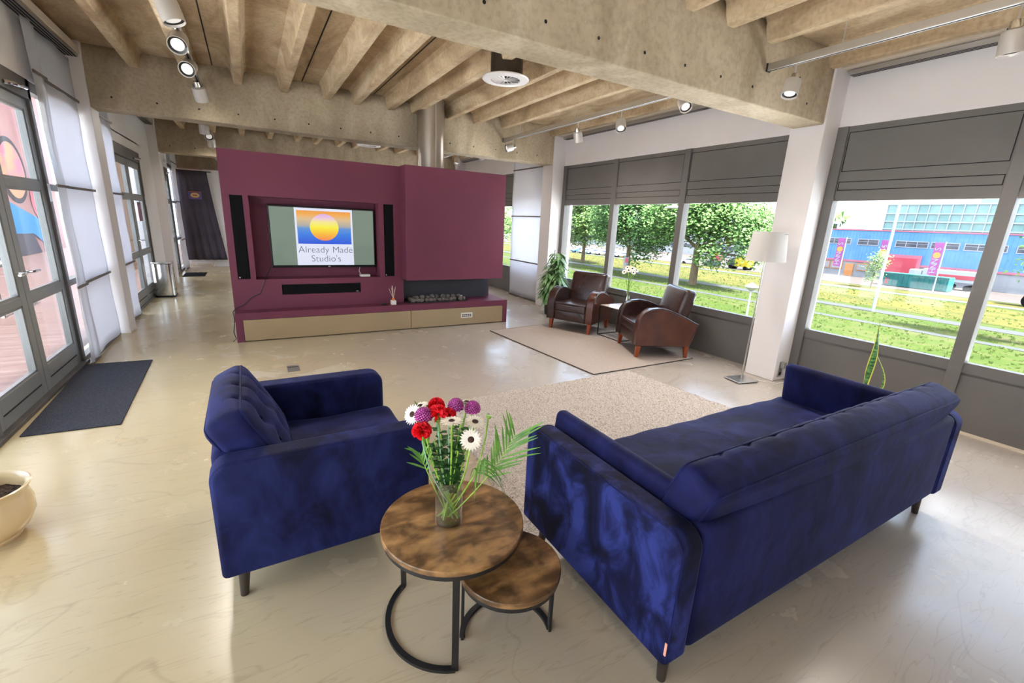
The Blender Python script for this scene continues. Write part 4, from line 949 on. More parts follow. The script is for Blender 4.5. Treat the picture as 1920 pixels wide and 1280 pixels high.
# ================================================================== RUGS AND MATS
def rug(name, label, pts, z, mat, bevel=0.004):
    t = MB().prism(pts, 0.0005, z, 'z').build(name, mat, None, bevel=bevel, seg=2); return tag(t, label, 'rug')
RUGF = pmat('flat_weave', srgb('b0a39a'), 0.95, col2=srgb('9f9289'), scale=120, bump=0.3, bscale=300, spec=0.1)
rug('flat_rug', 'smooth taupe rug with dark bound edge under the leather armchairs', [(3.03, 5.83), (3.19, 3.60), (4.84, 3.60), (4.72, 5.98)], 0.011, RUGF)
o = MB().tube([(3.03, 5.83, 0.007), (3.19, 3.60, 0.007), (4.84, 3.60, 0.007), (4.72, 5.98, 0.007), (3.03, 5.83, 0.007)], 0.006, 6, cap=False).build('bound_edge', pmat('edge_brown', srgb('4a4039'), 0.9), bpy.data.objects['flat_rug'])
SHAG = pmat('shag_yarn', srgb('a89b8e'), 0.95, col2=srgb('93867a'), scale=5, spec=0.1, bump=1.0, bscale=55)
def shag():
    m = SHAG; n = m.node_tree; b = n.nodes['Principled BSDF']; L = n.links.new
    t_ = n.nodes.new('ShaderNodeTexCoord'); z = n.nodes.new('ShaderNodeTexNoise'); z.inputs['Scale'].default_value = 110; z.inputs['Detail'].default_value = 4
    r = n.nodes.new('ShaderNodeValToRGB'); stops(r.color_ramp, [(0.34, srgb('8a7f75')), (0.47, srgb('b0a59b')), (0.62, srgb('c6bcb3'))])
    L(t_.outputs['Object'], z.inputs['Vector']); L(z.outputs[0], r.inputs[0]); L(r.outputs[0], b.inputs['Base Color'])
shag()
bm = bmesh.new(); bmesh.ops.create_grid(bm, x_segments=150, y_segments=110, size=0.5)
c4 = [(1.10, 1.60), (3.80, 2.10), (3.66, 3.55), (1.36, 3.50)]; rnd = random.Random(5)
for v in bm.verts:
    u, w_ = v.co.x+0.5, v.co.y+0.5
    e = min(u, 1-u, w_, 1-w_)
    x = (c4[0][0]*(1-u)+c4[1][0]*u)*(1-w_)+(c4[3][0]*(1-u)+c4[2][0]*u)*w_; y = (c4[0][1]*(1-u)+c4[1][1]*u)*(1-w_)+(c4[3][1]*(1-u)+c4[2][1]*u)*w_
    v.co = (x+rnd.uniform(-.005, .005), y+rnd.uniform(-.005, .005), 0.001 if e < 1e-4 else 0.012+rnd.uniform(0, 0.012))
me = bpy.data.meshes.new('shag_rug'); bm.to_mesh(me); bm.free(); me.materials.append(SHAG); o = bpy.data.objects.new('shag_rug', me); COL.objects.link(o)
tag(o, 'thick beige shaggy rug between the velvet armchair and sofa', 'rug')
MATM = pmat('ribbed_mat', srgb('33343a'), 0.95, col2=srgb('474850'), scale=140, detail=2, bump=0.7, bscale=160, spec=0.1)
o = MB().prism([(-1.525, 4.13), (-0.97, 4.10), (-1.03, 5.86), (-1.585, 5.90)], 0.0005, 0.010, 'z').build('door_mat', MATM, None, bevel=0.003); tag(o, 'dark grey ribbed mat in front of the near glazed door', 'mat')
o = MB().box(-1.5, -1.05, 13.2, 14.0, 0.0005, 0.01).build('door_mat', BLACKF, None); tag(o, 'small black mat far down the passage before the dark curtain', 'mat')

# ================================================================== FLOOR LAMP
t = thing('floor_lamp', 'tall nickel floor lamp with white drum shade beside the white column', 'floor lamp', (4.66, 2.80, 0))
b_ = MB().box(-0.14, 0.14, -0.11, 0.11, 0.008, 0.020); b_.xf(Matrix.Rotation(radians(-12), 4, 'Z')); b_.build('base', CHROME, t, bevel=0.003)
b_ = MB().box(-0.13, 0.13, -0.10, 0.10, 0.0, 0.008); b_.xf(Matrix.Rotation(radians(-12), 4, 'Z')); b_.build('foot_pad', BLACKM, t)
MB().tube([(0, 0, 0.02), (0.028, -0.005, 1.62)], 0.0085, 12).build('pole', CHROME, t, smooth=True)
b_ = MB().lathe([(0.215, 0.0), (0.180, 0.30), (0.177, 0.30), (0.212, 0.0)], seg=56); b_.xf(Matrix.Translation((0.028, -0.005, 1.33)) @ Matrix.Diagonal((1, 0.85, 1, 1))); b_.build('lamp_shade', SHADE, t, smooth=True)
MB().tube([(0.028, -0.19, 1.61), (0.028, 0.18, 1.61)], 0.003, 6).tube([(-0.145, -0.005, 1.61), (0.20, -0.005, 1.61)], 0.003, 6).build('shade_spider', CHROME, t)
MB().sphere((0.028, -0.005, 1.50), 0.035, 12, 8).build('bulb', SOCK, t, smooth=True)
pts = [(4.80, 2.78, 0.006), (4.86, 2.66, 0.006), (4.93, 2.56, 0.006), (5.03, 2.53, 0.01), (5.09, 2.53, 0.06), (5.11, 2.55, 0.14), (5.105, 2.60, 0.17)]
MB().tube([(a-4.66, b-2.80, c) for a, b, c in pts], 0.003, 6).build('power_cord', SOCK, t, smooth=True)
t = thing('wall_socket', 'brushed double socket with plugged adapter low on the column side', 'socket', (5.09, 2.63, 0.12))
MB().box(-0.035, 0.035, -0.006, 0.0, -0.08, 0.10).build('socket_plate', ALU, t, bevel=0.003)
MB().box(-0.025, 0.03, -0.05, -0.006, 0.03, 0.10).build('plug_adapter', pmat('adapter_grey', srgb('8c8c88'), 0.4), t, bevel=0.006)
MB().cyl((0, -0.0065, -0.04), (0, -0.0075, -0.04), 0.022, seg=20).build('socket_hole', GROOVE, t)
t = thing('floor_socket', 'square grey metal floor socket behind the velvet armchair', 'floor socket', (0.272, 5.03, 0))
MB().box(-0.058, 0.058, -0.105, 0.105, 0, 0.004).build('cover_plate', pmat('socket_cover', srgb('8b8782'), 0.4, 0.5), t); MB().box(-0.045, 0.045, -0.09, 0.03, 0.004, 0.0055).build('lid', MATS['socket_cover'], t); MB().box(-0.05, 0.05, 0.035, 0.05, 0.004, 0.0052).build('lid_slot', GROOVE, t)

# ================================================================== PLANTS INDOORS
t = thing('potted_ficus', 'tall potted plant with long narrow drooping leaves beside the white column', 'plant', (4.72, 6.66, 0))
MB().lathe([(0, 0), (0.115, 0), (0.12, 0.01), (0.145, 0.24), (0.155, 0.25), (0.155, 0.27), (0.140, 0.27), (0.135, 0.22), (0, 0.22)], seg=32).build('pot', POTB, t, smooth=True, auto=30)
MB().lathe([(0, 0.235), (0.135, 0.23)], seg=24).build('soil', SOIL, t)
rr = random.Random(21); lf = MB(); st = MB()
for s in range(11):
    a = rr.uniform(0, 6.28); top = Vector((0.20*cos(a)*rr.uniform(.3, 1), 0.20*sin(a)*rr.uniform(.3, 1), rr.uniform(0.75, 1.20)))
    pts = curve((0.05*cos(a), 0.05*sin(a), 0.22), top, (0, 0, 0.1), 12); st.tube(pts, 0.006, 6)
    for k in range(44):
        u = 0.2+0.8*k/44; i = min(11, int(u*12)); c = pts[i]; b2 = rr.uniform(0, 6.28)
        d = Vector((cos(b2), sin(b2), rr.uniform(-0.6, 0.35)))
        ribbon(lf, c, d, Vector((0, 0, 1)), rr.uniform(0.17, 0.27), 0.042, droop=rr.uniform(0.05, 0.14), n=6)
for k in range(110):
    b2 = rr.uniform(0, 6.28); c = Vector((0.09*cos(b2), 0.09*sin(b2), rr.uniform(0.38, 0.75)))
    ribbon(lf, c, Vector((cos(b2), sin(b2), rr.uniform(-.5, .1))), Vector((0, 0, 1)), rr.uniform(0.17, 0.27), 0.042, droop=rr.uniform(0.08, 0.2), n=6)
st.build('stems', pmat('bark_brown', srgb('5d4a38'), 0.8), t, smooth=True)
lf.build('foliage', pmat('ficus_green', srgb('44763a'), 0.35, col2=srgb('95b580'), scale=14), t, smooth=True)
t = thing('snake_plant', 'snake plant with yellow-edged upright leaves between sofa and window', 'plant', (4.72, 1.655, 0))
MB().lathe([(0, 0), (0.10, 0), (0.13, 0.20), (0.14, 0.21), (0.125, 0.21), (0.12, 0.18), (0, 0.18)], seg=28).build('pot', POTC, t, smooth=True, auto=30)
MB().lathe([(0, 0.185), (0.12, 0.185)], seg=20).build('soil', SOIL, t)
SNG = pmat('snake_green', srgb('245c34'), 0.4, col2=srgb('6fa35a'), scale=14, stretch=(1, 1, 4), lo=0.42, hi=0.6); SNY = pmat('snake_yellow', srgb('d3d060'), 0.45)
def snake_leaf(path, wd, tw):
    vs = []; fs = []; ev = []; n = len(path)-1
    for i, p in enumerate(path):
        u = i/n; w_ = wd*(0.55+0.45*sin(pi*min(1, u*1.1)))*(1-u**3)+0.001; a = tw*u+0.5; s = Vector((cos(a), sin(a), 0)); c = Vector(p); nn = Vector((-s.y, s.x, 0))*w_*0.18
        vs += [c-s*w_*.36-nn, c+nn*.2, c+s*w_*.36-nn]; ev += [c-s*w_*.5-nn*1.4, c-s*w_*.36-nn, c+s*w_*.36-nn, c+s*w_*.5-nn*1.4]
    for i in range(n): fs += [(i*3, i*3+1, i*3+4, i*3+3), (i*3+1, i*3+2, i*3+5, i*3+4)]
    ef = [f for i in range(n) for f in ((i*4, i*4+1, i*4+5, i*4+4), (i*4+2, i*4+3, i*4+7, i*4+6))]
    o = MB().add(vs, fs).build('leaf_blade', SNG, t, smooth=True); so = o.modifiers.new('s', 'SOLIDIFY'); so.thickness = 0.003
    o2 = MB().add(ev, ef).build('yellow_edge', SNY, o, smooth=True); so = o2.modifiers.new('s', 'SOLIDIFY'); so.thickness = 0.003
snake_leaf([(0.0, 0.02+0.012*sin(i*.6)+0.001*i, 0.18+0.061*i) for i in range(13)], 0.066, 2.6)
snake_leaf([(0.0, -0.03-0.075*sin(i/9*pi)+0.02*i/9, 0.18+0.047*i) for i in range(10)], 0.045, 0.3)
snake_leaf([(-0.05, 0.04, 0.18+0.02*i) for i in range(9)], 0.05, 0.8)
# cream pot with soil
t = thing('planter_pot', 'cream glazed round planter with dark soil at the left edge', 'planter', (-1.235, 2.83, 0)); t.scale = (0.93, 0.93, 0.93)
MB().lathe([(0, 0), (0.125, 0), (0.13, 0.012), (0.12, 0.018), (0.165, 0.06), (0.192, 0.12), (0.195, 0.18), (0.182, 0.235), (0.178, 0.25), (0.195, 0.275), (0.20, 0.287), (0.193, 0.291), (0.178, 0.282), (0.166, 0.26), (0.168, 0.21), (0, 0.21)], seg=48).build('pot', POTC, t, smooth=True, auto=50)
bm = bmesh.new(); bmesh.ops.create_circle(bm, cap_ends=False, radius=0.01, segments=4); bm.free()
sv = MB(); rr = random.Random(2); NR = 14; NS = 40
vs = [(0, 0, 0.222)]+[(0.168*i/NR*cos(2*pi*k/NS), 0.168*i/NR*sin(2*pi*k/NS), 0.215+rr.uniform(0, 0.012)) for i in range(1, NR+1) for k in range(NS)]
fs = [(0, 1+k, 1+(k+1) % NS) for k in range(NS)]+[(1+(i-1)*NS+k, 1+i*NS+k, 1+i*NS+(k+1) % NS, 1+(i-1)*NS+(k+1) % NS) for i in range(1, NR) for k in range(NS)]
sv.add(vs, fs).build('soil', SOIL, t)
lf = MB()
for k in range(5): ribbon(lf, (-0.08, 0.02*k-0.04, 0.22), Vector((-0.75+0.04*k, 0.1*k-0.1, 1)), Vector((1, 0, 0)), 0.46-0.03*k, 0.028, droop=0.02, n=8)
lf.build('blades', LEAF, t, smooth=True)

# ================================================================== STEEL BIN
t = thing('pedal_bin', 'tall stainless steel pedal bin beside the second glazed door', 'bin', (-1.44, 10.3, 0), radians(0))
def rrect(w_, d_, r_, n=5): return arc(w_-r_, d_-r_, r_, 0, 90, n)+arc(-w_+r_, d_-r_, r_, 90, 180, n)+arc(-w_+r_, -d_+r_, r_, 180, 270, n)+arc(w_-r_, -d_+r_, r_, 270, 360, n)
MB().prism(rrect(0.145, 0.17, 0.05), 0.035, 0.60, 'z').build('bin_body', STEEL, t, smooth=True, auto=30)
MB().prism(rrect(0.15, 0.175, 0.05), 0.0, 0.035, 'z').build('base_band', BLACKM, t)
MB().prism(rrect(0.152, 0.177, 0.05), 0.605, 0.635, 'z').build('lid', STEEL, t, bevel=0.008)
MB().prism(rrect(0.149, 0.174, 0.05), 0.598, 0.606, 'z').build('lid_seal', BLACKM, t)
MB().box(0.06, 0.14, -0.21, -0.165, 0.01, 0.035).build('pedal', BLACKM, t, bevel=0.006)

# stickers / posters on the second door's far glass
t = thing('door_poster', 'dark pink poster taped on the far glass of the second door', 'poster', (-1.63, 10.25, 1.5))
MB().box(0, 0.002, -0.15, 0.15, -0.16, 0.16).build('sheet', pmat('poster_pink', srgb('5d4560'), 0.5, col2=srgb('a06a80'), scale=9), t)

# ================================================================== OUTSIDE, window side: ground lies 8 m below the eye
OD = 0.52
def og(h): return tuple(x*0.12 for x in srgb(h))
def od(h): return tuple(x*OD for x in srgb(h))
GZ = -6.4
GRASS = pmat('meadow_grass', od('6f9a3c'), 0.95, col2=od('a8b458'), scale=0.30, detail=8, lo=0.4, hi=0.62, spec=0.1)
def meadow(name, c):
    m = bpy.data.materials.new(name); m.use_nodes = True; n = m.node_tree; b = n.nodes['Principled BSDF']; L = n.links.new; b.inputs['Roughness'].default_value = 1; b.inputs['Specular IOR Level'].default_value = 0.05
    t_ = n.nodes.new('ShaderNodeTexCoord'); mp = n.nodes.new('ShaderNodeMapping'); mp.inputs['Scale'].default_value = (1.6, 0.5, 1)
    z = n.nodes.new('ShaderNodeTexNoise'); z.inputs['Scale'].default_value = 0.30; z.inputs['Detail'].default_value = 12; z.inputs['Roughness'].default_value = 0.75
    r = n.nodes.new('ShaderNodeValToRGB'); stops(r.color_ramp, c)
    L(t_.outputs['Object'], mp.inputs[0]); L(mp.outputs[0], z.inputs['Vector']); L(z.outputs[0], r.inputs[0]); L(r.outputs[0], b.inputs['Base Color']); return m
MEAD = meadow('summer_meadow', [(0.32, og('7a9a48')), (0.47, og('98b455')), (0.55, og('b0b86c')), (0.66, og('bdb583'))])
MEADY = meadow('flowering_meadow', [(0.34, og('98a860')), (0.47, og('bcb66a')), (0.56, og('d6c866')), (0.66, og('c4b896'))])
PAVE = pmat('pale_path', og('aaa39c'), 0.9, col2=og('b7b0a8'), scale=2)
PINKP = pmat('pink_paving', og('b29a8c'), 0.9, col2=og('a58c7e'), scale=1.5)
TARM = pmat('asphalt', og('8e8d8c'), 0.9, col2=og('848381'), scale=2)
def strip(name, x0, x1, z, mat, label, y0=-60, y1=260):
    o = MB().box(x0, x1, y0, y1, z-0.5, z).build(name, mat, None); return structure(o, label)
strip('ground_meadow', 6.5, 240, GZ, MEAD, 'green meadow below the windows')
strip('ground_flower_strip', 66, 83.5, GZ+0.02, MEADY, 'strip of meadow full of yellow flowers before the pale path')
strip('ground_flower_verge', 88.6, 93.5, GZ+0.02, MEADY, 'narrow flowering verge behind the pale path')
strip('road_near', 52.0, 53.3, GZ+0.03, TARM, 'narrow grey path across the near meadow')
strip('road_middle', 61.0, 63.6, GZ+0.03, TARM, 'grey asphalt path through the meadow beyond the trees')
strip('road_far', 85.5, 88.2, GZ+0.03, PAVE, 'pale concrete path before the blue building')
strip('ground_forecourt', 94.5, 240, GZ+0.03, PINKP, 'pinkish paved forecourt of the blue building')
PALE = pmat('bounce_white', srgb('ece9e4'), 0.95, col2=srgb('e4e0da'), scale=4)  # white surface of the added daylight reflectors
structure(MB().box(5.45, 11.2, -14, 40, -0.9, -0.6).build('ground_bounce_slab', PALE, None), 'added unseen white reflector slab just below the windows')  # unseen slab below the sills, added to bounce daylight onto the ceiling
# grass tufts nearest the windows
rr = random.Random(8); tf = MB()
for k in range(6000):
    x = rr.uniform(33, 60) if k % 3 else rr.uniform(60, 84); y = rr.uniform(0.15*x-3, 1.25*x)
    if 51.6 < x < 53.7 or 60.6 < x < 64: continue
    hgt = rr.uniform(0.08, 0.25); a = rr.uniform(0, pi); wd = rr.uniform(0.05, 0.12); s = Vector((cos(a), sin(a), 0))*wd
    c = Vector((x, y, GZ)); tf.add([c-s, c+s, c+s*1.3+Vector((0, 0, hgt)), c+Vector((rr.uniform(-.1, .1), 0, hgt*0.6)), c-s*1.3+Vector((0, 0, hgt*.9))], [(0, 1, 2, 3, 4)])
o = tf.build('tall_grass', sheer('grass_blade', (0.11, 0.15, 0.04), 0.5), None); tag(o, 'tall tufted meadow grass outside the windows', 'grass', kind='stuff')
LEAFT = [pmat('tree_leaf_%s' % n_, tuple(x*0.50 for x in srgb(a_)), 0.7, col2=tuple(x*0.50 for x in srgb(b_)), scale=0.9, detail=8, spec=0.15) for n_, a_, b_ in (('mid', '5d8c40', '8fb768'), ('light', '6f9c48', 'a3c474'), ('deep', '4a7b3c', '7ca660'))]
TRUNK = pmat('tree_bark', od('8a7758'), 0.9, col2=od('6e5d44'), scale=3, stretch=(1, 1, .3), bump=0.5, bscale=8)
def tree(label, x, y, trunk_r, crown, nleaf, lsize, mat, seed, z0=GZ, group=None, cat='tree', fork=None):
    """crown: list of (dx, dy, z, rx, ry, rz) blobs in world z; leaves scattered on and inside the blobs"""
    t = thing('leafy_tree', label, cat, (x, y, z0), 0, group); rr = random.Random(seed); zt = max(c[2] for c in crown)-z0
    tr = MB(); fz = fork or zt*0.45
    tr.tube([(0, 0, 0), (0.05, 0, fz*0.5), (0, 0, fz)], [trunk_r*1.15, trunk_r, trunk_r*0.8], 10)
    for c in crown: tr.tube(curve((0, 0, fz*0.9), (c[0], c[1], c[2]-z0), (c[0]*0.1, c[1]*0.1, -0.3), 5), [trunk_r*0.5*(1-i/7) for i in range(6)], 6)
    tr.build('trunk', TRUNK, t, smooth=True); lf = MB()
    vol = sum(c[3]*c[4]*c[5] for c in crown)
    for c in crown:
        # clumps of leaves
        ncl = max(3, int(nleaf*c[3]*c[4]*c[5]/vol/24))
        for _ in range(ncl):
            d = Vector((rr.gauss(0, 1), rr.gauss(0, 1), rr.gauss(0, 1))).normalized()*rr.uniform(0.45, 1.0)
            cc = Vector((c[0]+d.x*c[3], c[1]+d.y*c[4], c[2]-z0+d.z*c[5])); cr_ = rr.uniform(0.35, 0.75)*lsize*4.2
            for _ in range(24):
                p = cc+Vector((rr.gauss(0, .6), rr.gauss(0, .6), rr.gauss(0, .45)))*cr_; a = Vector((rr.gauss(0, 1), rr.gauss(0, 1), rr.gauss(0, .6))).normalized(); b = a.orthogonal().normalized()
                s = lsize*rr.uniform(.6, 1.2); lf.add([p-a*s*.5, p+b*s*.28, p+a*s*.5, p-b*s*.28], [(0, 1, 2, 3)])
    lf.build('foliage', mat, t); return t
tree('large tree with bare trunk seen in the right-hand armchair window', 58.6, 45.7, 0.55,
     [(0, 0, 4.5, 5, 5.5, 4.5), (2, -5.0, 3.2, 4, 4.5, 3.6), (-1, 5.0, 3.5, 4.5, 4.5, 4), (0, -8.5, 1.6, 3, 3.0, 3.4), (1, 1, 8.5, 5, 6, 3.5), (-0.5, -3.4, -1.4, 2, 3.2, 1.8), (0, -10.0, -1.6, 1.4, 1.0, 1.6)], 34000, 0.50, LEAFT[0], 1, fork=6.2)
tree('broad leafy tree with low hanging twigs in the middle armchair window', 60, 61.5, 0.45,
     [(0, 0, 3.6, 5, 7.0, 5), (0, -5.5, 1.5, 4, 3.6, 4.4), (0, -4.0, -2.2, 1.8, 2.6, 1.6), (0, 5.5, 3, 4, 4.5, 4.4), (0, 0, 8.0, 5, 8, 3.5), (0, -2, -4.3, 0.7, 0.9, 0.6)], 36000, 0.48, LEAFT[2], 2, fork=5.0)
tree('light green tree filling the left armchair window', 66, 82, 0.4, [(0, 0, 4.0, 5, 8, 5.0), (0, -6, 1.5, 3, 4, 4), (0, 6, 2.5, 4, 6, 5), (0, 2, -1.2, 2, 5, 1.6), (0, 0, 9, 5, 9, 3.5)], 34000, 0.52, LEAFT[1], 3, fork=5.0)
tree('leafy tree seen through the gap right of the plum wall', 40, 75, 0.4, [(0, 0, 2.5, 5, 9, 5.0), (0, 0, 7, 5, 8, 4)], 5000, 0.5, LEAFT[1], 4, fork=5)
tree('small young tree in front of the pink gate', 90.8, 35.1, 0.10, [(0, 0, -2.2, 0.9, 1.3, 1.7), (0, 0.2, -4.4, 0.6, 0.9, 0.8), (0, -0.3, -0.4, 0.5, 0.7, 0.8)], 1500, 0.30, LEAFT[1], 5)
tree('light tree reaching in at the right of the near window', 56, 8.6, 0.3, [(0, 0, 1.2, 2.4, 3.2, 3.0), (0, 2.4, 1.9, 1.5, 1.6, 0.8), (0, 2.0, 0.0, 1.2, 1.2, 0.7), (0, -2, -1.0, 1.6, 2.4, 1.6), (0, 0, 4, 2, 3, 1.5)], 2600, 0.34, LEAFT[1], 6)
tree('round bushy tree behind the blue building roof', 150, 78, 0.5, [(0, 0, 4.2, 4, 5.5, 2.2)], 1800, 0.9, LEAFT[2], 7, z0=-6.3)

# blue warehouse
BLUE = pmat('blue_cladding', od('74b4ea'), 0.6, col2=od('68a8e4'), scale=0.5); PINK = pmat('pink_trim', od('e07f98'), 0.6)
RED = pmat('coral_door_paint', od('e8546a'), 0.6, col2=od('df4a60'), scale=0.4); GREY = pmat('grey_render', od('b9bcc4'), 0.8, col2=od('aeb1b9'), scale=0.4); ORNG = pmat('orange_paint', od('eda05e'), 0.7)
WING = pmat('far_window_glass', od('70737e'), 0.3, col2=od('55586a'), scale=1); FRW = pmat('far_window_frame', od('c9cad4'), 0.6)
t = thing('warehouse', 'blue clad warehouse with coral roller gate across the meadow', 'building', (113.6, 0, 0))
MB().box(0, 30, -20, 60, -2.9, 3.35).build('blue_wall', BLUE, t); MB().box(0.1, 30, -20, 60, GZ, -3.2).build('grey_wall', GREY, t)
MB().box(-0.1, 0.2, -20, 60, -3.25, -2.85).build('pink_band', PINK, t); MB().box(-0.15, 30, -20, 60, 3.35, 3.6).build('roof_edge', PINK, t)
rb = MB()
for k in range(130): y = -20+k*0.62; rb.box(-0.04, 0, y, y+0.12, -2.85, 3.35)
rb.build('cladding_rib', BLUE, t)
for (a, b) in ((8, 13.0), (13.3, 18.4), (19.0, 24.5), (25.5, 31.2), (31.8, 36.0), (36.3, 41.6), (42.5, 43.8), (44.4, 48.3), (49.5, 54.5)):
    w_ = MB().box(-0.12, 0.0, a, b, 0.35, 1.65).build('window_frame', FRW, t); MB().box(-0.14, -0.12, a+0.15, b-0.15, 0.5, 1.5).build('pane', WING, w_)
    n_ = max(1, int((b-a)/1.5))
    MB().box(-0.17, -0.14, a, b, 1.08, 1.14).build('glazing_bar', FRW, w_)
    for k in range(1, n_): MB().box(-0.17, -0.14, a+(b-a)*k/n_-0.06, a+(b-a)*k/n_+0.06, 0.4, 1.6).build('glazing_bar', FRW, w_)
g = MB().box(-0.3, 0.1, 36.8, 42.6, -6.4, -1.1).build('gate_surround', PINK, t); MB().box(-0.36, -0.30, 37.3, 42.1, -6.4, -1.7).build('roller_door', RED, g)
for (a, b, c, d) in ((48, 49.6, -6.3, -3.7),): MB().box(-0.1, 0.1, a, b, c, d).build('orange_door', ORNG, t)
for (a, b) in ((50.2, 52.4), (45.4, 47.4), (52.8, 55.2), (33.5, 36.0)):
    w_ = MB().box(-0.1, 0.12, a, b, -5.0, -3.5).build('orange_window_frame', ORNG, t); MB().box(-0.14, -0.10, a+0.15, b-0.15, -4.85, -3.65).build('pane', GREY, w_)
# glass office block behind
t = thing('office_block', 'pale green glass office block behind the blue warehouse', 'building', (232, 0, 0))
GB = pmat('green_glass', od('86b9b4'), 0.3, col2=od('a8d0cc'), scale=0.15); GF = pmat('block_frame', od('ccd6e0'), 0.6)
MB().box(0, 20, 12, 91, GZ, 16.1).build('glass_front', GB, t)
fr = MB()
for k in range(24): y = 12+k*3.42; fr.box(-0.4, 0, y-0.18, y+0.18, GZ, 16.1)
for z in (15.9, 12.3, 9.2, 6.2, 3.0, 0): fr.box(-0.5, 0, 12, 91, z-0.25, z+0.25)
fr.build('facade_grid', GF, t); MB().box(4, 16, 30, 64, 16.1, 18.2).build('roof_box', pmat('roof_grey', od('aab4c8'), 0.8), t)
MB().box(-0.3, 0, 10, 91, 0, 3).build('lower_band', GF, t)
t = thing('distant_building', 'dark flat building far behind the warehouse roof', 'building', (180, 0, 0)); MB().box(0, 20, 84, 130, GZ, 6.4).build('wall', pmat('dark_block', od('6d7486'), 0.8), t)
fr = MB()
for k in range(9): fr.box(-0.1, 0, 85+k*3.4, 87.6+k*3.4, 4.2, 5.4)
fr.build('window_row', FRW, t); MB().box(2, 14, 90, 110, 6.4, 7.6).build('roof_house', MATS['roof_grey'], t)
# flags
for k, (y, lab) in enumerate(((43.6, 'pink and yellow banner flag leftmost before the warehouse'), (36.6, 'pink and yellow banner flag behind the tall lamp post'), (29.2, 'pink and yellow banner flag before the green container'))):
    t = thing('banner_flag', lab, 'flag', (98, y, GZ)); MB().cyl((0, 0, 0), (0, 0, 8.2), 0.10, 0.07, 10).build('flagpole', GF, t)
    MB().box(-0.02, 0.02, 0.15, 1.35, 2.75, 8.0).build('banner', pmat('banner_pink', od('c858b8'), 0.7, col2=od('d067c0'), scale=1), t)
    MB().add([(-0.03, 0.75+0.5*cos(2*pi*i/20), 5.95+0.5*sin(2*pi*i/20)) for i in range(20)], [tuple(range(20))]).build('yellow_sun', pmat('banner_yellow', od('f0c060'), 0.7), t)
    for ch, z in (('S', 6.95), ('N', 5.0), ('N', 4.2), ('H', 3.4)): text('letter', ch, 1.15, GF, t, (-0.04, 0.75, z), (pi/2, -pi/2, -pi/2), 0.005)
t = thing('lamp_post', 'tall slanting grey lamp post before the coral gate', 'lamp post', (61.4, 23.0, GZ)); MB().cyl((0, 0, 0), (0, 0, 16), 0.16, 0.11, 10).build('post', GF, t); MB().tube([(0, 0, 15.6), (-1.2, 0, 16.2)], 0.08, 8).build('lamp_arm', GF, t)
t = thing('street_lamp', 'disc headed street lamp behind the middle window mullion', 'street lamp', (40, 33.3, GZ)); MB().cyl((0, 0, 0), (0, 0, 10.3), 0.10, 0.07, 10).build('post', GF, t)
LH = pmat('street_lamp_white', od('d8d2d6'), 0.5); MB().lathe([(0, 0.25), (0.5, 0.18), (1.05, 0.0), (1.0, -0.08), (0, -0.1)], (0, 1.6, 10.35), 28).build('lamp_head', LH, t, smooth=True); MB().tube([(0, 0, 10.3), (0, 1.6, 10.45)], 0.05, 8).build('lamp_arm', GF, t)
t = thing('street_lamp', 'short white mushroom lamp in the meadow beside the floor lamp pole', 'street lamp', (42, 25.9, GZ)); MB().cyl((0, 0, 0), (0, 0, 2.7), 0.09, 0.07, 10).build('post', LH, t); MB().lathe([(0.12, 2.6), (0.62, 3.0), (0.60, 3.08), (0.1, 3.4), (0, 3.42)], seg=24).build('lamp_head', LH, t, smooth=True)
t = thing('information_sign', 'small grey and red information sign beside the meadow path', 'sign', (59.2, 61.0, GZ)); MB().box(-0.05, 0.05, -0.6, 0.6, 0.6, 2.9).build('sign_panel', GREY, t); MB().box(-0.07, -0.05, -0.55, 0.2, 1.9, 2.7).build('red_field', RED, t); MB().box(-0.07, -0.05, -0.55, 0.3, 0.9, 1.3).build('yellow_field', MATS['banner_yellow'], t)
for s in (-0.55, 0.55): MB().cyl((0, s, 0), (0, s, 3.0), 0.05, seg=8).build('sign_post', GF, t)
# green container
t = thing('container', 'dark green skip container before the warehouse', 'container', (101, 0, GZ)); MB().prism([(28, 0.1), (36.9, 0.1), (37.4, 2.4), (28, 2.4)], -1.2, 1.2, 'x').build('container_body', pmat('container_green', od('1f7f80'), 0.6, col2=od('2a9090'), scale=0.8), t, bevel=0.05)
rb = MB()
for k in range(12): rb.box(-1.28, -1.2, 28.4+k*0.72, 28.52+k*0.72, 0.3, 2.3)
rb.box(-1.3, -1.2, 28, 37.3, 2.2, 2.4).build('container_rib', MATS['container_green'], t)
MB().box(-1.26, -1.22, 36.2, 36.7, 0.4, 1.4).build('warning_board', RED, t)
t = thing('truck', 'white and red truck parked behind the green container', 'truck', (108, 0, GZ)); MB().box(-1.2, 1.2, 26, 34, 1.3, 3.3).build('truck_body', GF, t, bevel=0.1); MB().box(-1.25, -1.2, 26.5, 33, 1.9, 2.6).build('red_stripe', RED, t)
MB().box(-1.2, 1.2, 34.1, 36, 0.8, 3.0).build('cab', GF, t, bevel=0.15)
for y in (27.5, 30, 35): MB().cyl((-1.2, y, 0.5), (1.2, y, 0.5), 0.5, seg=16).build('wheel', BLACKF, t)
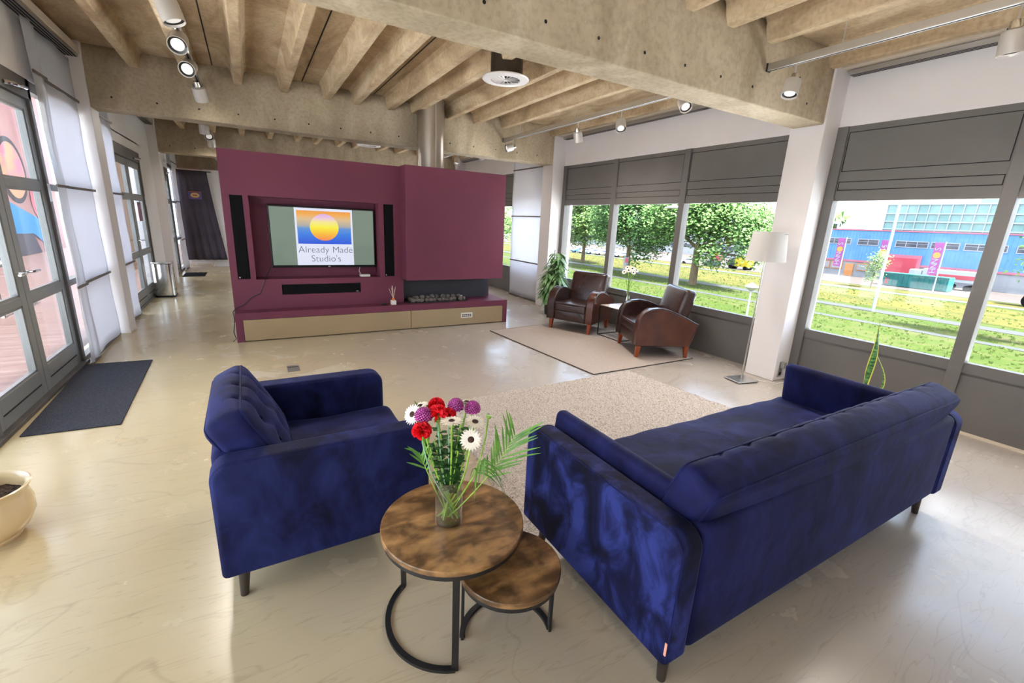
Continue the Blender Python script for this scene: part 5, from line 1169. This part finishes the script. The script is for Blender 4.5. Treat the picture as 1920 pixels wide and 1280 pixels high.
def car(label, x, y, col, rz=0, s=1.0, group=None):
    t = thing('parked_car', label, 'car', (x, y, GZ+0.03), rz, group); m_ = pmat('car_'+col, od(col), 0.3, coat=0.5)
    b = MB().prism([(-2.1, 0.3), (2.1, 0.3), (2.15, 0.8), (1.3, 0.92), (0.7, 1.42), (-1.2, 1.45), (-1.9, 0.95), (-2.15, 0.8)], -0.85, 0.85, 'x').build('car_body', m_, t, bevel=0.08)
    MB().prism([(1.15, 0.93), (0.66, 1.36), (-1.15, 1.38), (-1.7, 0.95)], -0.87, 0.87, 'x').build('car_window', WING, t)
    for yy in (-1.35, 1.35): MB().cyl((-0.88, yy, 0.33), (0.88, yy, 0.33), 0.33, seg=16).build('wheel', BLACKF, t)
cc = ['3f78c8', 'c9ccd2', '8fa9c8', 'd8dadd', 'b9bcc2', 'cfd3d8', '9aa0ab', 'd8dadd']
for k, (y, c) in enumerate(zip((112, 109, 106, 102.5, 99, 95.5, 92, 88.5), cc)):
    car(['bright blue', 'light grey', 'pale blue', 'white', 'silver', 'pearl white', 'mid grey', 'off-white'][k]+' car in the distant row of parked cars'+[' at its left end', '', '', '', '', '', '', ' at its right end'][k], 88+k*0.5, y, c, 1.35)
car('white car parked in the forecourt left of the big tree trunk', 96, 76.5, 'd8dadd', 0.5); car('dark blue car parked beside the white car near the tree trunk', 96.5, 70.5, '3d4a60', 0.5)
t = thing('van', 'yellow box van parked far behind the big tree', 'van', (97, 62.6, GZ)); MB().box(-1.1, 1.1, -1.6, 1.6, 0.7, 3.1).build('yellow_box', pmat('van_yellow', od('f2d321'), 0.5), t, bevel=0.05); MB().box(-1, 1, 1.7, 3.4, 0.5, 2.1).build('cab', pmat('van_dark', od('33353c'), 0.5), t, bevel=0.2)
for y in (-1.0, 2.6): MB().cyl((-1.1, y, 0.45), (1.1, y, 0.45), 0.45, seg=16).build('wheel', BLACKF, t)
t = thing('kiosk', 'small red and yellow stall glimpsed through the leaves of the big tree', 'kiosk', (99.5, 71.5, GZ+0.03)); t.scale = (0.55, 0.55, 0.7); MB().box(-1, 1, -1.8, 1.2, 0, 3.6).build('red_wall', RED, t); MB().box(-1.05, 1.05, 0.3, 1.4, 2.6, 4.4).build('yellow_wall', MATS['van_yellow'], t)
t = thing('white_hall', 'long white hall glimpsed behind the trees', 'building', (135, 0, GZ)); MB().box(0, 12, 62, 175, 0, 7.0).build('wall', pmat('hall_white', od('cfd3da'), 0.8), t); MB().box(-0.1, 0, 62, 175, 2.5, 3.6).build('window_band', WING, t)
t = thing('distant_treeline', 'line of distant trees closing the view', 'trees', (170, 0, GZ)); lf = MB(); rr = random.Random(31)
for k in range(5200):
    y = rr.uniform(80, 330); z = rr.uniform(0, 14+3*sin(y*0.1)); p = Vector((rr.uniform(-3, 8), y, z)); a = Vector((rr.gauss(0, 1), rr.gauss(0, 1), rr.gauss(0, 1))).normalized(); b = a.orthogonal().normalized(); s = rr.uniform(1.0, 2.0)
    lf.add([p-a*s, p+b*s*.7, p+a*s, p-b*s*.7], [(0, 1, 2, 3)])
lf.build('foliage', LEAFT[0], t); t['kind'] = 'stuff'
t = thing('excavator', 'orange machine parked at the right edge of the right-hand pane', 'excavator', (92, 15.6, GZ)); MB().box(-1.2, 1.2, -2.0, 2.0, 0.9, 2.6).build('machine_body', pmat('machine_orange', od('e8743c'), 0.5), t, bevel=0.15); MB().box(-0.9, 0.9, -0.2, 1.2, 2.6, 4.6).build('cab', MATS['machine_orange'], t, bevel=0.1)
MB().cyl((-1.3, 1.1, 0.9), (1.3, 1.1, 0.9), 0.95, seg=24).build('front_wheel', BLACKF, t); MB().cyl((-1.3, -1.4, 0.8), (1.3, -1.4, 0.8), 0.8, seg=24).build('rear_wheel', BLACKF, t)

# ================================================================== OUTSIDE, deck side
def deck_mat():
    m = bpy.data.materials.new('red_deck_boards'); m.use_nodes = True; n = m.node_tree; b = n.nodes['Principled BSDF']; L = n.links.new; b.inputs['Roughness'].default_value = 0.55
    t_ = n.nodes.new('ShaderNodeTexCoord'); mp = n.nodes.new('ShaderNodeMapping'); mp.inputs['Scale'].default_value = (0.5, 7.2, 1)
    z = n.nodes.new('ShaderNodeTexNoise'); z.inputs['Scale'].default_value = 1.6; z.inputs['Detail'].default_value = 4
    r = n.nodes.new('ShaderNodeValToRGB'); stops(r.color_ramp, [(0.3, og('9a6a5e')), (0.5, og('b98476')), (0.7, og('cba295'))])
    L(t_.outputs['Object'], mp.inputs[0]); L(mp.outputs[0], z.inputs['Vector']); L(z.outputs[0], r.inputs[0])
    wv = n.nodes.new('ShaderNodeTexWave'); wv.bands_direction = 'Y'; wv.inputs['Scale'].default_value = 2.24; wv.inputs['Distortion'].default_value = 0; wv.wave_profile = 'SAW'
    r2_ = n.nodes.new('ShaderNodeValToRGB'); stops(r2_.color_ramp, [(0.0, (0.25, 0.2, 0.2)), (0.05, (1, 1, 1))])
    L(t_.outputs['Object'], wv.inputs['Vector']); L(wv.outputs[0], r2_.inputs[0])
    x = n.nodes.new('ShaderNodeMix'); x.data_type = 'RGBA'; x.blend_type = 'MULTIPLY'; x.inputs[0].default_value = 1; L(r.outputs[0], x.inputs[6]); L(r2_.outputs[0], x.inputs[7]); L(x.outputs[2], b.inputs['Base Color']); return m
o = MB().box(-13, -1.72, -10, 26, -0.2, -0.03).build('ground_deck', deck_mat(), None); structure(o, 'reddish wooden deck outside the glazed doors')
structure(MB().box(-13, -1.76, -10, 3.7, -0.03, -0.015).build('ground_bounce_sheet', PALE, None), 'added unseen white reflector sheet over the near end of the deck')  # unseen sheet added over the deck to bounce daylight indoors
structure(MB().box(-13, -4.6, 3.7, 11.0, -0.03, -0.015).build('ground_bounce_sheet', PALE, None), 'added unseen white reflector sheet over the outer deck')  # second added sheet, out of view, sends daylight up through the doors
t = thing('mural_wall', 'red wall with painted circle and blue band outside the near door', 'painted wall', (-6.0, 0, 0))
MB().box(-0.3, 0, 15.5, 23, -0.03, 6.5).build('red_wall', pmat('mural_red', srgb('8e5c58'), 0.8, col2=srgb('a47870'), scale=0.5), t)
def disc(y, z, r_, x): return MB().add([(x, y+r_*cos(2*pi*k/40), z+r_*sin(2*pi*k/40)) for k in range(40)], [tuple(range(40))])
disc(19.75, 2.45, 0.95, 0.01).build('black_ring', pmat('mural_black', od('3c3038'), 0.8), t); disc(19.75, 2.45, 0.80, 0.02).build('painted_circle', pmat('mural_peach', od('f0b080'), 0.8, col2=od('f090a8'), scale=0.9, lo=0.45, hi=0.55), t)
MB().add([(0.03, 17.2, 1.7), (0.03, 18.2, 1.75), (0.03, 21.4, 0.9), (0.03, 22.4, 0.1), (0.03, 21.6, -0.02), (0.03, 20.2, 0.6), (0.03, 17.2, 0.7)], [(0, 1, 2, 3, 4, 5, 6)]).build('blue_band', pmat('mural_blue', od('2fa0dc'), 0.8), t)
MB().add([(0.028, 16.9, 0.7), (0.028, 20.2, 0.6), (0.028, 20.6, -0.02), (0.028, 16.9, -0.02)], [(0, 1, 2, 3)]).build('dark_band', pmat('mural_dark', od('4c4450'), 0.8), t)
disc(21.2, 1.6, 0.6, 0.025).build('pink_spot', pmat('mural_pink', od('e86a78'), 0.8), t)
t = thing('orange_screen', 'tall orange painted screen standing on the deck outside the second door', 'screen', (-2.75, 14.2, -0.03)); MB().box(-0.06, 0.06, -0.7, 1.6, 0, 2.9).build('board', pmat('screen_orange', od('cf8a3c'), 0.7, col2=od('d8974a'), scale=2), t); MB().box(-0.09, 0.09, -0.7, 1.6, 2.9, 2.98).build('top_rail', DARK, t)
t = thing('neighbour_building', 'pale building across the deck', 'building', (-13, 0, 0)); MB().box(-6, 0, -10, 60, -3, 4.0).build('wall', pmat('neighbour_wall', srgb('b5b2b2'), 0.8, col2=srgb('aaa6a6'), scale=0.3), t)
for k in range(8): MB().box(-0.02, 0.05, -6+k*4.5, -3.4+k*4.5, 0.8, 2.6).build('window', WING, t)
t = thing('deck_table', 'dark garden table standing on the deck outside the near door', 'table', (-3.6, 9.3, -0.03)); MB().box(-0.5, 0.5, -0.4, 0.4, 0.70, 0.74).build('tabletop', DARK, t)
for sx in (-.45, .45):
    for sy in (-.35, .35): MB().box(sx-.02, sx+.02, sy-.02, sy+.02, 0, 0.7).build('leg', DARK, t)
